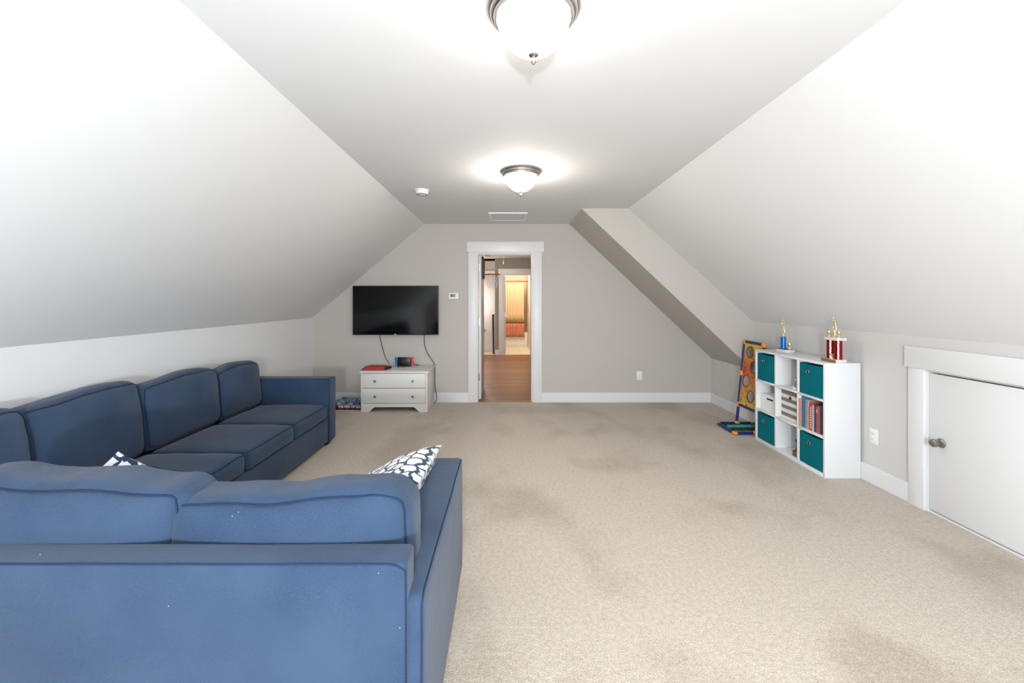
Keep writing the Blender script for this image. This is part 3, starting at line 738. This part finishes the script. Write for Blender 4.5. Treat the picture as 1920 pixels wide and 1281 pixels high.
o = obj('wrist_strap', bm, M['neon_red']); o.location = (-1.372, 5.575, 0.5065); tag(o, 'small looped pink red wrist strap lying before the console dock', 'strap')
bm = newbm(); tube(bm, smooth_path([(-1.255, 5.60, 0.535), (-1.235, 5.60, 0.533), (-1.20, 5.605, 0.522), (-1.18, 5.61, 0.514)], 5), 0.007, 6)
tag(obj('cable_plug', bm, M['brown']), 'short brown cable end lying right of the console on the dresser', 'cable')
# red pouch
t = thing('red_case', 'flat red case with black zip ends on the dresser left end', 'case', (-1.655, 5.34, 0.509))
bm = newbm()
prism(bm, [(-0.165, -0.085), (0.11, -0.085), (0.135, 0.075), (-0.12, 0.085)], 'z', 0.0, 0.042)
bmesh.ops.bevel(bm, geom=bm.edges[:], offset=0.012, segments=3, affect='EDGES'); obj('shell', bm, M['red'], t)
bm = newbm(); prism(bm, [(0.105, -0.08), (0.14, -0.05), (0.165, 0.065), (0.13, 0.07)], 'z', 0.006, 0.034); bmesh.ops.bevel(bm, geom=bm.edges[:], offset=0.006, segments=2, affect='EDGES'); obj('zip_end', bm, M['black'], t)
bm = newbm(); prism(bm, [(-0.172, -0.08), (-0.155, -0.085), (-0.12, 0.085), (-0.135, 0.08)], 'z', 0.004, 0.026); bmesh.ops.bevel(bm, geom=bm.edges[:], offset=0.005, segments=2, affect='EDGES'); obj('zip_end', bm, M['black'], t)
bm = newbm(); tube(bm, smooth_path([(-0.165, -0.05, 0.012), (-0.182, -0.055, 0.006), (-0.189, -0.06, -0.02), (-0.188, -0.065, -0.06), (-0.180, -0.065, -0.068)], 5), 0.007, 6); obj('hanging_strap', bm, M['black'], t)

# board game box
t = thing('game_box', 'flat game box with white letters on red side, between sofa and dresser', 'game box', (-2.035, 5.30, 0))
obj('lower_tray', bx(-0.19, 0.19, 0.0, 0.30, 0, 0.022, bev=0.002), M['box_dark'], t)
obj('lid', bx(-0.192, 0.192, -0.002, 0.302, 0.018, 0.088, bev=0.002), M['box_red'], t)
obj('cover_picture', bx(-0.190, 0.190, 0.0, 0.30, 0.088, 0.090), M['box_art'], t)
obj('side_picture', bx(-0.191, 0.191, -0.0032, -0.002, 0.064, 0.088), M['box_art'], t)
text('THE BEST OF U.S.', 0.043, 0.0006, M['lettering'], t, (0.03, -0.003, 0.025), (PI/2, 0, 0), 'lettering', 0.86)

# ---------------------------------------------------------------- sofas
SA = thing('sectional_sofa', 'long dark blue sofa section along the left wall', 'sofa', (-2.15, 2.6, 0), group='sectional sofa pieces')
def PA(x0, x1, y0, y1, z0, z1, name, r=0.03, wr=0.0015, seams=(), bulge=(0,0,0), nseg=(6,6,6), parent=None, off=(-2.15, 2.6, 0), rot=(0,0,0), fn=None, seed=2.0, pr=0.003):
    par = parent
    c = ((x0+x1)/2-off[0], (y0+y1)/2-off[1], (z0+z1)/2-off[2])
    return cushion(name, par, c, (x1-x0, y1-y0, z1-z0), r, bulge, rot, seams, wr, fn, seed, nseg, pr)
PA(-2.50, -1.71, 1.13, 4.00, 0.045, 0.268, 'base', 0.012, 0.001, parent=SA, nseg=(4, 16, 3))
PA(-2.63, -2.47, 1.116, 4.12, 0.045, 0.655, 'back_frame', 0.02, 0.001, parent=SA, nseg=(3, 16, 4))
PA(-2.61, -1.695, 3.975, 4.135, 0.04, 0.648, 'armrest', 0.022, 0.0015, ((1, -1), (0, 1)), (0.004, 0, 0), (8, 3, 6), SA)
def rolled(seed):
    return None
seatA = [(3.355, 3.972), (2.735, 3.352), (2.11, 2.732), (1.32, 2.107)]
for i, (a, b) in enumerate(seatA):
    x1 = -1.705 if i < 3 else -1.705
    PA(-2.36, x1, a, b, 0.262, 0.405, 'seat_cushion', 0.042, 0.004, ((2, 1), (2, -1)), (0.012, 0.0, 0.022), (12, 10, 4), SA, seed=3.3*i)
def sag(amp, k, ph, lean=0.0):
    def fn(u, v, w_):
        top = max(0.0, w_)**2
        return (0, 0, top*(amp*math.sin(v*k+ph)))
    return fn
for i, (a, b, h, rx) in enumerate(((3.40, 3.975, 0.815, 0.0), (2.70, 3.405, 0.845, 0.0), (2.0, 2.70, 0.87, 0.0))):
    PA(-2.545, -2.335, a, b, 0.40, h, 'back_cushion', 0.065, 0.010, ((0, 1), (0, -1)), (0.038, 0.004, 0.014), (8, 14, 12), SA, rot=(0, -0.11, 0), fn=sag(0.016, 2.2, [0.9, 0.6, 0.4][i]), seed=11.7*i+4)
PA(-2.50, -2.27, 1.44, 2.02, 0.42, 0.885, 'back_cushion', 0.07, 0.010, ((0, 1), (0, -1)), (0.035, 0.004, 0.012), (8, 14, 12), SA, rot=(0, -0.13, 0.05), seed=61)
for x, y in ((-1.76, 4.05), (-2.57, 4.05), (-1.76, 2.2), (-2.57, 1.2)):
    obj('leg', bx(x-0.03, x+0.03, y-0.03, y+0.03, 0, 0.05, bev=0.006), M['wood_dark'], SA, loc=(2.15, -2.6, 0))

SB = thing('sectional_sofa', 'near blue sofa section seen from behind, closest to the camera', 'sofa', (-1.0, 1.6, 0), group='sectional sofa pieces')
OB = (-1.0, 1.6, 0)
def backfn(u, v, w_):      # back frame: top pinched forward like an upholstered shell
    return (0, (0.010 if v < 0 else 0)*max(0, w_), -0.004*abs(v) if w_ > 0 else 0)
PA(-1.69, -0.268, 1.116, 1.215, 0.04, 0.700, 'back_frame', 0.014, 0.0012, ((1, -1),), (0, 0.004, 0), (28, 3, 14), SB, off=OB, seed=5)
def armfn(u, v, w_):
    return (0.012*max(0, -w_)*0, 0, 0)
PA(-0.388, -0.226, 1.128, 2.13, 0.04, 0.602, 'armrest', 0.022, 0.0016, ((0, 1), (1, 1)), (0.010, 0.0, 0.0), (3, 18, 10), SB, off=OB, seed=8, pr=0.0028)
PA(-1.69, -0.385, 1.20, 2.10, 0.045, 0.268, 'base', 0.012, 0.001, (), (0, 0, 0), (14, 8, 3), SB, off=OB)
for i, (a, b) in enumerate(((-1.045, -0.39), (-1.69, -1.048))):
    PA(a, b, 1.32, 2.12, 0.262, 0.405, 'seat_cushion', 0.042, 0.004, ((2, 1), (2, -1)), (0.0, 0.012, 0.020), (12, 12, 4), SB, off=OB, seed=21+5*i)
def top_dip(u, v, w_):
    t_ = max(0.0, w_)**1.5
    return (0, 0, t_*(0.010*math.cos(u*2.6-1.0)-0.012*math.exp(-((u+0.1)/0.22)**2)+0.012*math.exp(-((u-0.75)/0.2)**2)))
PA(-1.035, -0.290, 1.245, 1.435, 0.41, 0.808, 'back_cushion', 0.058, 0.008, ((1, -1), (1, 1)), (0.008, 0.032, 0.006), (24, 6, 14), SB, off=OB, rot=(-0.03, 0, 0), fn=top_dip, seed=33, pr=0.0026)
def top_tilt(u, v, w_):
    t_ = max(0.0, w_)**1.5
    return (0, 0, t_*(-0.014*u+0.004*math.sin(u*7)))
PA(-1.735, -0.985, 1.235, 1.445, 0.41, 0.846, 'back_cushion', 0.062, 0.008, ((1, -1), (1, 1)), (0.022, 0.034, 0.006), (24, 6, 14), SB, off=OB, rot=(-0.03, 0, 0), fn=top_tilt, seed=47, pr=0.0026)
for x, y in ((-0.30, 1.18), (-0.30, 2.07), (-1.6, 1.18), (-1.6, 2.0)):
    obj('leg', bx(x-0.03, x+0.03, y-0.03, y+0.03, 0, 0.05, bev=0.006), M['wood_dark'], SB, loc=(1.0, -1.6, 0))

for x, y, z in ((-0.343, 1.1135, 0.676), (-0.905, 1.1135, 0.588), (-0.286, 1.1135, 0.53), (-1.29, 1.150, 0.7035), (-0.80, 1.24, 0.775), (-0.815, 1.236, 0.765)):
    bm = newbm(); bmesh.ops.create_icosphere(bm, subdivisions=1, radius=0.0013, matrix=Matrix.Translation((x+1.0, y-1.6, z)) @ Matrix.Diagonal((1.3, 0.5, 1, 1))); obj('lint_speck', bm, M['grout'], SB)

# throw pillows
def pillow(label, loc, rot, s=0.46, th=0.14, seed=0):
    bm = newbm(); N = 22; g = []
    grid = {}
    for side in (1, -1):
        for i in range(N+1):
            for j in range(N+1):
                u, v = -1+2*i/N, -1+2*j/N
                e = (i in (0, N)) or (j in (0, N))
                if e and side == -1: grid[(side, i, j)] = grid[(1, i, j)]; continue
                k = 1-0.075*(1-u*u)*abs(v)**1.0*1-0.0
                x = u*s/2*(1-0.07*(1-abs(v)**2.0)*abs(u)); y_ = v*s/2*(1-0.07*(1-abs(u)**2.0)*abs(v))
                h = th/2*((1-u**4)*(1-v**4))**0.6*(1+0.10*noise.noise(Vector((u*2+seed, v*2, side))))
                grid[(side, i, j)] = bm.verts.new((x, y_, side*h+0.006*noise.noise(Vector((u*3, v*3, seed)))))
    for side in (1, -1):
        for i in range(N):
            for j in range(N):
                q = [grid[(side, i, j)], grid[(side, i+1, j)], grid[(side, i+1, j+1)], grid[(side, i, j+1)]]
                bm.faces.new(q if side == 1 else q[::-1])
    bmesh.ops.recalc_face_normals(bm, faces=bm.faces[:])
    return tag(obj('throw_pillow', bm, M['pillow'], loc=loc, rot=rot), label, 'pillow', 'patterned throw pillows')
pillow('white and navy lattice pillow leaning on the right arm of the near sofa', (-0.56, 1.85, 0.553), (0.06, -0.48, -0.10), 0.50, 0.14, seed=3)
pr_ = (Matrix.Rotation(math.radians(39), 3, 'Z') @ Matrix.Rotation(math.radians(112), 3, 'X') @ Matrix.Rotation(PI/4, 3, 'Z')).to_euler()
pillow('white and navy lattice pillow whose corner peeks over the left near back cushion', (-1.485, 1.60, 0.615), pr_, 0.36, 0.12, seed=9)

# ---------------------------------------------------------------- bookshelf
SX0, SX1, SY0, SY1, SH = 2.50, 2.782, 3.27, 4.185, 0.905
t = thing('cube_bookshelf', 'white nine-cube bookshelf against the right knee wall', 'bookshelf', (SX0, SY0, 0))
L_, Dp, th = SY1-SY0, SX1-SX0, 0.018
obj('side_panel', bx(0, Dp, 0, th, 0, SH, bev=0.001), M['lacquer'], t)
obj('side_panel', bx(0, Dp, L_-th, L_, 0, SH, bev=0.001), M['lacquer'], t)
obj('top_panel', bx(0, Dp, th, L_-th, SH-th, SH, bev=0.001), M['lacquer'], t)
obj('bottom_panel', bx(0, Dp, th, L_-th, 0.0, 0.03, bev=0.001), M['lacquer'], t)
obj('back_panel', bx(Dp-0.006, Dp, th, L_-th, 0.03, SH-th), M['lacquer'], t)
cy = (L_-2*th-2*th)/3; ys = [th+i*(cy+th) for i in range(3)]       # near, middle, far cell starts
cz = (SH-th-0.03-2*th)/3; zs = [0.03+i*(cz+th) for i in range(3)]
for i in (1, 2): obj('divider', bx(0.001, Dp-0.006, ys[i]-th, ys[i], 0.03, SH-th, bev=0.0008), M['lacquer'], t)
for i in range(3):
    for k in (1, 2): obj('shelf', bx(0.001, Dp-0.006, ys[i], ys[i]+cy, zs[k]-th, zs[k], bev=0.0008), M['lacquer'], t)
# bins
def grommet(parent, y, z, x=0.0, r=0.016):
    bm = newbm(); pts = [(x-0.002, y+r*math.cos(2*PI*k/20), z+r*math.sin(2*PI*k/20)) for k in range(20)]
    tube(bm, pts, 0.0035, 6, closed=True); obj('grommet', bm, M['nickel_dark'], parent)
    bm = newbm(); lathe(bm, [(0.001, -0.0015), (r, -0.0015), (r, 0.001), (0.001, 0.001)], (x, y, z), 'x', 20); obj('hole_shade', bm, M['dark'], parent)  # dark disc paints the shade inside the finger hole
def bin_(i, k, label, m=M['teal'], mi=M['teal_in'], h=0.258, gy=0.5, gz=0.20, dx=0.004):
    w__ = cy-0.012; d_ = 0.262-dx
    b = thing('storage_bin', label, 'storage bin', (SX0+dx, SY0+ys[i]+0.006, zs[k]+0.0005), group='fabric storage bins')
    bm = newbm(); N = 10; q = 0.006
    # front panel with slightly sagging top edge
    A = []
    for s in range(N+1):
        yy = w__*s/N; zt = h-0.006*math.sin(PI*s/N)
        bow = 0.0035*math.sin(PI*s/N)
        A.append((yy, zt, bow))
    for (y0, z0, b0), (y1, z1, b1) in zip(A, A[1:]):
        P = [bm.verts.new(p) for p in ((q-b0, y0, 0), (q-b1, y1, 0), (q-b1, y1, z1), (q-b0, y0, z0), (2*q, y0, 0), (2*q, y1, 0), (2*q, y1, z1), (2*q, y0, z0))]
        for f in ((0,1,2,3), (7,6,5,4), (3,2,6,7), (4,5,1,0)): bm.faces.new([P[x] for x in f])
    bmesh.ops.remove_doubles(bm, verts=bm.verts[:], dist=1e-5)
    obj('front_panel', bm, m, b)
    bm = newbm(); box(bm, q+0.001, d_, 0, q, 0, h); box(bm, q+0.001, d_, w__-q, w__, 0, h); box(bm, d_-q, d_, q, w__-q, 0, h); box(bm, 2*q, d_-q, q, w__-q, 0, q)
    obj('body', bm, m, b, smooth=False)
    grommet(b, w__*gy, gz, 0.0015)
bin_(2, 2, 'teal fabric bin in the top row, far left cube', gy=0.62, gz=0.195)
bin_(0, 2, 'teal fabric bin in the top row, nearest right cube', gy=0.62, gz=0.19)
bin_(2, 0, 'teal fabric bin in the bottom row, far left cube', gy=0.62, gz=0.19)
bin_(0, 0, 'teal fabric bin in the bottom row, nearest right cube', gy=0.58, gz=0.185)
bin_(1, 1, 'grey and cream striped fabric bin in the centre cube', m=M['striped'], gy=0.52, gz=0.195, dx=0.045)
# low white box with a handle slot
b = thing('white_box', 'low white plastic box with slot handle in the middle row far cube', 'box', (SX0+0.045, SY0+ys[2]+0.012, zs[1]))
w__, h_ = cy-0.024, 0.15
bm = newbm(); box(bm, 0.004, 0.22, 0, 0.004, 0, h_); box(bm, 0.004, 0.22, w__-0.004, w__, 0, h_); box(bm, 0.216, 0.22, 0.004, w__-0.004, 0, h_); box(bm, 0.004, 0.216, 0.004, w__-0.004, 0, 0.004)
obj('body', bm, M['plastic'], b, smooth=False)
bm = newbm(); s0, s1, hz0, hz1 = w__*0.30, w__*0.70, 0.105, 0.122
box(bm, 0, 0.004, 0, s0, 0, h_); box(bm, 0, 0.004, s1, w__, 0, h_); box(bm, 0, 0.004, s0, s1, 0, hz0); box(bm, 0, 0.004, s0, s1, hz1, h_)
obj('front_panel', bm, M['plastic'], b, smooth=False)
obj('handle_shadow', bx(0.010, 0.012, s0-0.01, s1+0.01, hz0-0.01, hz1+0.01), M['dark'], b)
bm = newbm(); box(bm, -0.003, 0.223, -0.003, w__+0.003, h_, h_+0.004, bev=0.0015); obj('lid', bm, M['plastic'], b)

# books in the middle row near cube: from far to near
books = [((214, 150, 130), 0.008, 0.24, 0.20, 'thin pink book, farthest left in the book cube'),
 ((70, 120, 156), 0.050, 0.262, 0.21, 'thick slate blue patterned book at the left of the book row'),
 ((228, 228, 236), 0.010, 0.238, 0.20, 'thin white book right of the thick slate blue one'),
 ((120, 130, 150), 0.012, 0.236, 0.19, 'thin grey blue book between white and ochre spines'),
 ((214, 214, 222), 0.008, 0.237, 0.19, 'very thin pale grey book left of the ochre spine'),
 ((176, 130, 50), 0.009, 0.20, 0.19, 'short thin ochre book beside the thick orange one'),
 ((206, 74, 44), 0.034, 0.235, 0.20, 'thick orange red book with pale spine lettering marks'),
 ((196, 208, 220), 0.012, 0.215, 0.20, 'pale blue book right of the thick orange red one'),
 ((18, 66, 110), 0.014, 0.225, 0.19, 'dark navy book in the right half of the book row'),
 ((172, 66, 58), 0.012, 0.218, 0.20, 'brick red book just right of the navy one'),
 ((200, 84, 50), 0.014, 0.218, 0.20, 'orange book with small yellow mark near the right end'),
 ((160, 72, 60), 0.009, 0.216, 0.20, 'thin dark red book beside the yellow marked one'),
 ((150, 132, 156), 0.010, 0.220, 0.20, 'thin purple grey book second from the right end'),
 ((112, 76, 92), 0.010, 0.222, 0.20, 'thin dark plum book at the right end')]
yy = SY0+ys[0]+cy-0.001
pages = mat('paper_pages', (226, 220, 206), 0.9)
for bi, (c_, tk, h_, dd, lb) in enumerate(books):
    y1, y0 = yy, yy-tk; yy = y0-0.0012
    x0 = SX0+(0.018 if bi != 0 else 0.004)+random.uniform(0, 0.008)
    b = thing('book', lb, 'book', (x0, y0, zs[1]+0.0003), group='books in the bookshelf cube')
    m_ = mat('book_cover', c_, 0.45, nz=(60, 0.5, tuple(int(v*0.75) for v in c_)))
    bm = newbm(); box(bm, 0, dd, 0, 0.0016, 0, h_); box(bm, 0, dd, tk-0.0016, tk, 0, h_); box(bm, -0.001, 0.0016, 0.0, tk, 0, h_, bev=0.0005)
    obj('cover', bm, m_, b, smooth=False)
    obj('pages', bx(0.002, dd-0.004, 0.0017, tk-0.0017, 0.003, h_-0.004), pages, b, smooth=False)
    if bi == 6:
        bm = newbm()
        for k in range(9): box(bm, -0.0022, -0.001, tk*0.3, tk*0.66, 0.02+k*0.02, 0.031+k*0.02)
        obj('spine_print', bm, M['lettering'], b, smooth=False)
    if bi == 10:
        bm = newbm(); box(bm, -0.0022, -0.001, tk*0.15, tk*0.85, 0.165, 0.19); obj('spine_emblem', bm, mat('yellow_mark', (240, 200, 90)), b)

# ---------------------------------------------------------------- trophies
def figure(parent, verts, edges, radii, m=M['gold'], name='figure'):
    me = bpy.data.meshes.new(name); me.from_pydata(verts, edges, []); me.update()
    o = bpy.data.objects.new(name, me); C.objects.link(o); me.materials.append(m); o.parent = parent
    sk = o.modifiers.new('skin', 'SKIN'); sd = me.skin_vertices[0].data
    for i, r in enumerate(radii): sd[i].radius = (r, r); 
    sd[0].use_root = True
    sk.use_smooth_shade = True
    su = o.modifiers.new('sub', 'SUBSURF'); su.levels = 1; su.render_levels = 1
    dg = bpy.context.evaluated_depsgraph_get(); m2 = bpy.data.meshes.new_from_object(o.evaluated_get(dg)); o.modifiers.clear(); o.data = m2
    return o
def person_fig(parent, z, s=1.0, arms='up', x=0, y=0):
    # a small trophy figure facing -x; standing ~0.115*s tall
    V = [(0,0,.060), (0,0,.075), (0,0,.088), (0,0,.096), (0,0,.106),            # hips, waist, chest, neck, head
         (0,.010,.052), (-.006,.013,.028), (0,.015,.004), (-.010,.016,.002),
         (0,-.010,.052), (.004,-.013,.028), (.004,-.015,.004), (-.006,-.016,.002),
         (0,.016,.091), (0,-.016,.091)]
    E = [(0,1),(1,2),(2,3),(3,4),(0,5),(5,6),(6,7),(7,8),(0,9),(9,10),(10,11),(11,12),(2,13),(2,14)]
    Rr = [.0085,.0075,.0098,.0038,.0082,.0072,.0054,.0038,.0034,.0072,.0054,.0038,.0034,.0048,.0048]
    if arms == 'up':
        V += [(-.006,.022,.103), (-.004,.012,.120), (-.006,-.020,.080), (-.014,-.014,.092)]
    else:
        V += [(-.004,.018,.112), (-.002,.010,.128), (-.004,-.018,.110), (-.002,-.008,.127)]
    E += [(13,15),(15,16),(14,17),(17,18)]; Rr += [.0038,.003,.0038,.003]
    V = [(x+a*s, y+b*s, z+c*s) for a, b, c in V]; Rr = [r*s for r in Rr]
    return figure(parent, V, E, Rr)
def ball(bm, c, r):
    bmesh.ops.create_icosphere(bm, subdivisions=2, radius=r, matrix=Matrix.Translation(c))
def cup(bm, loc, s):
    lathe(bm, [(0.001, 0), (0.016*s, 0), (0.014*s, 0.006*s), (0.004*s, 0.012*s), (0.004*s, 0.02*s), (0.012*s, 0.026*s), (0.017*s, 0.042*s), (0.015*s, 0.043*s), (0.001, 0.03*s)], loc, 'z', 16)
t = thing('blue_trophy', 'trophy with blue column and gold player figure on the far bookshelf end', 'trophy', (2.665, 3.98, SH))
obj('marble_base', bx(-0.043, 0.043, -0.070, 0.070, 0, 0.026, bev=0.002), M['marble'], t)
obj('plaque', bx(-0.040, 0.036, -0.055, 0.060, 0.026, 0.031), M['wood_dark'], t)
bm = newbm(); lathe(bm, [(0.001, 0.031), (0.0225, 0.031), (0.0225, 0.145), (0.001, 0.145)], (-0.005, 0.02, 0), n=28); obj('column', bm, M['col_blue'], t)
bm = newbm(); lathe(bm, [(0.001, 0.145), (0.023, 0.145), (0.018, 0.152), (0.008, 0.158), (0.007, 0.170), (0.015, 0.175), (0.001, 0.179)], (-0.005, 0.02, 0), n=24); obj('riser', bm, M['gold'], t)
person_fig(t, 0.178, 0.88, 'both', -0.005, 0.02)
bm = newbm(); ball(bm, (-0.009, 0.018, 0.299), 0.010); obj('ball', bm, M['gold'], t)
bm = newbm(); cup(bm, (0.015, -0.042, 0.031), 1.0); lathe(bm, [(0.001, 0), (0.014, 0), (0.016, 0.015), (0.010, 0.03), (0.001, 0.032)], (0.015, -0.042, 0.062), n=14); obj('small_cup', bm, M['gold'], t)

t = thing('red_trophy', 'tall trophy with two red columns and gold figure on the near bookshelf end', 'trophy', (2.635, 3.335, SH))
obj('marble_base', bx(-0.042, 0.042, -0.060, 0.075, 0, 0.026, bev=0.002), M['marble'], t)
obj('plaque', bx(-0.052, -0.042, -0.058, 0.082, 0.002, 0.024, bev=0.001), mat('bronze_plaque', (150, 112, 86), 0.4, metal=0.4), t)
cpos = ((-0.008, 0.040), (0.0, -0.030))
for x, y in cpos:
    bm = newbm(); lathe(bm, [(0.001, 0.026), (0.026, 0.026), (0.026, 0.176), (0.001, 0.176)], (x, y, 0), n=28); c_ = obj('column', bm, M['col_red'], t)
    bm = newbm()
    for k in range(9):
        z = 0.03+k*0.0162; o_ = 0.002*math.sin(k*2.1)
        prism(bm, [(y-0.004+o_, z), (y+0.004+o_, z), (y+0.004-o_, z+0.0162), (y-0.004-o_, z+0.0162)], 'x', x-0.0275, x-0.0245)
    bmesh.ops.rotate(bm, verts=bm.verts[:], cent=(x, y, 0), matrix=Matrix.Rotation(0.88, 3, 'Z'))
    obj('gold_stripe', bm, M['gold'], c_)
bm = newbm(); cup(bm, (-0.025, 0.003, 0.026), 0.9); obj('small_cup', bm, M['gold'], t)
obj('upper_slab', bx(-0.038, 0.042, -0.062, 0.072, 0.176, 0.198, bev=0.002), M['marble'], t)
for x, y in ((-0.012, 0.048), (0.0, -0.036)):
    bm = newbm(); cup(bm, (x, y, 0.198), 0.8); lathe(bm, [(0.001, 0), (0.009, 0.002), (0.012, 0.012), (0.008, 0.022), (0.001, 0.026)], (x, y, 0.228), n=14); obj('small_cup', bm, M['gold'], t)
bm = newbm(); lathe(bm, [(0.001, 0.198), (0.026, 0.198), (0.022, 0.208), (0.010, 0.215), (0.009, 0.235), (0.019, 0.243), (0.018, 0.250), (0.001, 0.252)], (0.0, 0.006, 0), n=24); obj('riser', bm, M['gold'], t)
person_fig(t, 0.250, 0.80, 'up', 0.0, 0.006)
bm = newbm(); ball(bm, (-0.004, 0.016, 0.352), 0.008); obj('ball', bm, M['gold'], t)

# small ornaments in the open middle cubes
t = thing('silver_ornament', 'small silver figurine at the right end of the top middle cube', 'figurine', (SX0+0.055, SY0+ys[1]+0.080, zs[2]))
bm = newbm(); box(bm, -0.025, 0.025, -0.025, 0.025, 0, 0.02, bev=0.003); obj('plinth', bm, M['marble'], t)
bm = newbm(); tube(bm, smooth_path([(0, -0.018, 0.02), (0, -0.02, 0.05), (0, 0, 0.066), (0, 0.018, 0.05), (0, 0.018, 0.02)], 5), 0.007, 8); obj('arch', bm, M['nickel'], t)
bm = newbm(); ball(bm, (-0.005, 0.0, 0.085), 0.018); obj('orb', bm, M['nickel'], t)
t = thing('gold_trophy', 'small dark gold trophy standing in the bottom middle cube', 'trophy', (SX0+0.045, SY0+ys[1]+0.062, 0.0305))
obj('pedestal', bx(-0.024, 0.024, -0.024, 0.024, 0, 0.05, bev=0.003), mat('antique_gold', (140, 112, 60), 0.4, metal=0.7), t)
bm = newbm(); lathe(bm, [(0.001, 0.05), (0.016, 0.05), (0.012, 0.06), (0.006, 0.068), (0.005, 0.12), (0.012, 0.135), (0.008, 0.15), (0.001, 0.152)], n=18); obj('column', bm, M['wood_dark'], t)

# ---------------------------------------------------------------- ball toss game
t = thing('ball_toss_game', 'blue and orange pipe ball toss game with holed target leaning by the bookshelf', 'toy', (0, 0, 0))
r = 0.0155
def pipe(name, a, b, m=M['pipe'], rr=r):
    bm = newbm(); tube(bm, [a, b], rr, 12); return obj(name, bm, m, t)
def joint(p, dirs):
    bm = newbm(); ball(bm, p, r*1.2)
    for d in dirs: tube(bm, [p, Vector(p)+Vector(d).normalized()*0.026], r*1.16, 12)
    return obj('joint', bm, M['orange'], t)
zf = 0.021
A = (2.36, 4.66, zf); B = (2.36, 4.31, zf); A2 = (2.575, 4.66, zf); B2 = (2.575, 4.31, zf); A3 = (2.755, 4.66, zf); B3 = (2.755, 4.31, zf)
for a, b in ((A, B), (A, A2), (B, B2), (A2, A3), (B2, B3), (A3, B3)): pipe('floor_pipe', a, b)
def up(zz): return 2.575+(zz-zf)/(0.935-zf)*0.095
BLz, MLz, TLz = 0.235, 0.585, 0.935
for yv in (4.66, 4.31):
    pipe('upright_pipe', (2.575, yv, zf), (up(BLz), yv, BLz)); pipe('upright_pipe', (up(BLz), yv, BLz), (up(MLz), yv, MLz)); pipe('upright_pipe', (up(MLz), yv, MLz), (up(TLz), yv, TLz))
pipe('cross_pipe', (up(BLz), 4.66, BLz), (up(BLz), 4.31, BLz)); pipe('cross_pipe', (up(TLz), 4.66, TLz), (up(TLz), 4.31, TLz))
U = (0.1, 0, 1)
for yv, s in ((4.66, -1), (4.31, 1)):
    joint((2.575, yv, zf), ((1,0,0), (-1,0,0), U)); joint((up(BLz), yv, BLz), (U, (-0.1,0,-1), (0,s,0)))
    joint((up(MLz), yv, MLz), (U, (-0.1,0,-1))); joint((up(TLz), yv, TLz), ((-0.1,0,-1), (0,s,0)))
joint(A, ((1,0,0), (0,-1,0))); joint(B, ((1,0,0), (0,1,0)))
joint(A3, ((-1,0,0), (0,-1,0))); joint(B3, ((-1,0,0), (0,1,0)))
# target sheet with round holes, in local (u along y, v up the slope)
holes = [(4.540, 0.830), (4.445, 0.680), (4.560, 0.512), (4.450, 0.365)]
HR = 0.063
bm = newbm()
y0, y1, z0, z1 = 4.322, 4.648, BLz+0.012, TLz-0.012
cells = [z0, 0.437, 0.598, 0.755, z1]
hs = sorted(holes, key=lambda h: h[1])
K = 32
for (za, zb), (hy, hz) in zip(zip(cells, cells[1:]), hs):
    inner, outer = [], []
    for k in range(K):
        a = 2*PI*(k+0.5)/K; c, s = math.cos(a), math.sin(a)
        inner.append((hy+HR*c, hz+HR*s))
        ts = []
        if c > 1e-6: ts.append((y1-hy)/c)
        if c < -1e-6: ts.append((y0-hy)/c)
        if s > 1e-6: ts.append((zb-hz)/s)
        if s < -1e-6: ts.append((za-hz)/s)
        tt = min(ts); outer.append((hy+tt*c, hz+tt*s))
    corners = {}
    I = [bm.verts.new((up(z)+0.001, y, z)) for y, z in inner]; O = [bm.verts.new((up(z)+0.001, y, z)) for y, z in outer]
    for k in range(K):
        k2 = (k+1) % K; q = [I[k], O[k]]
        (ya, zz1), (yb, zz2) = outer[k], outer[k2]
        if abs(ya-yb) > 1e-6 and abs(zz1-zz2) > 1e-6:
            cyy = y1 if max(ya, yb) > y1-1e-5 else y0; czz = zb if max(zz1, zz2) > zb-1e-5 else za
            q.append(bm.verts.new((up(czz)+0.001, cyy, czz)))
        q += [O[k2], I[k2]]
        bm.faces.new(q)
bmesh.ops.remove_doubles(bm, verts=bm.verts[:], dist=1e-5); bmesh.ops.recalc_face_normals(bm, faces=bm.faces[:])
o = obj('target_sheet', bm, M['target_print'], t, smooth=False); md = o.modifiers.new('thickness', 'SOLIDIFY'); md.thickness = 0.003
ringm = mat('hole_binding', (96, 66, 48), 0.8)
for hy, hz in holes:
    bm = newbm(); tube(bm, [(up(hz+HR*math.sin(a))-0.001, hy+HR*math.cos(a), hz+HR*math.sin(a)) for a in [2*PI*k/32 for k in range(32)]], 0.005, 6, closed=True)
    obj('hole_ring', bm, ringm, t)
# net strip gathered on the floor frame
for nm, m_, yc, zc, amp in (('net_strand', M['net_teal'], 4.53, 0.030, 0.016), ('net_strand', M['net_green'], 4.465, 0.018, 0.010), ('net_strand', M['net_green'], 4.60, 0.022, 0.014)):
    bm = newbm()
    for q in range(5):
        pts = [(2.41+0.33*k/36, yc+0.012*(q-2)+amp*math.sin(k*1.9+q), zc+0.005*math.cos(k*1.9+q*1.3)) for k in range(37)]
        tube(bm, pts, 0.0055, 5)
    obj(nm, bm, m_, t)
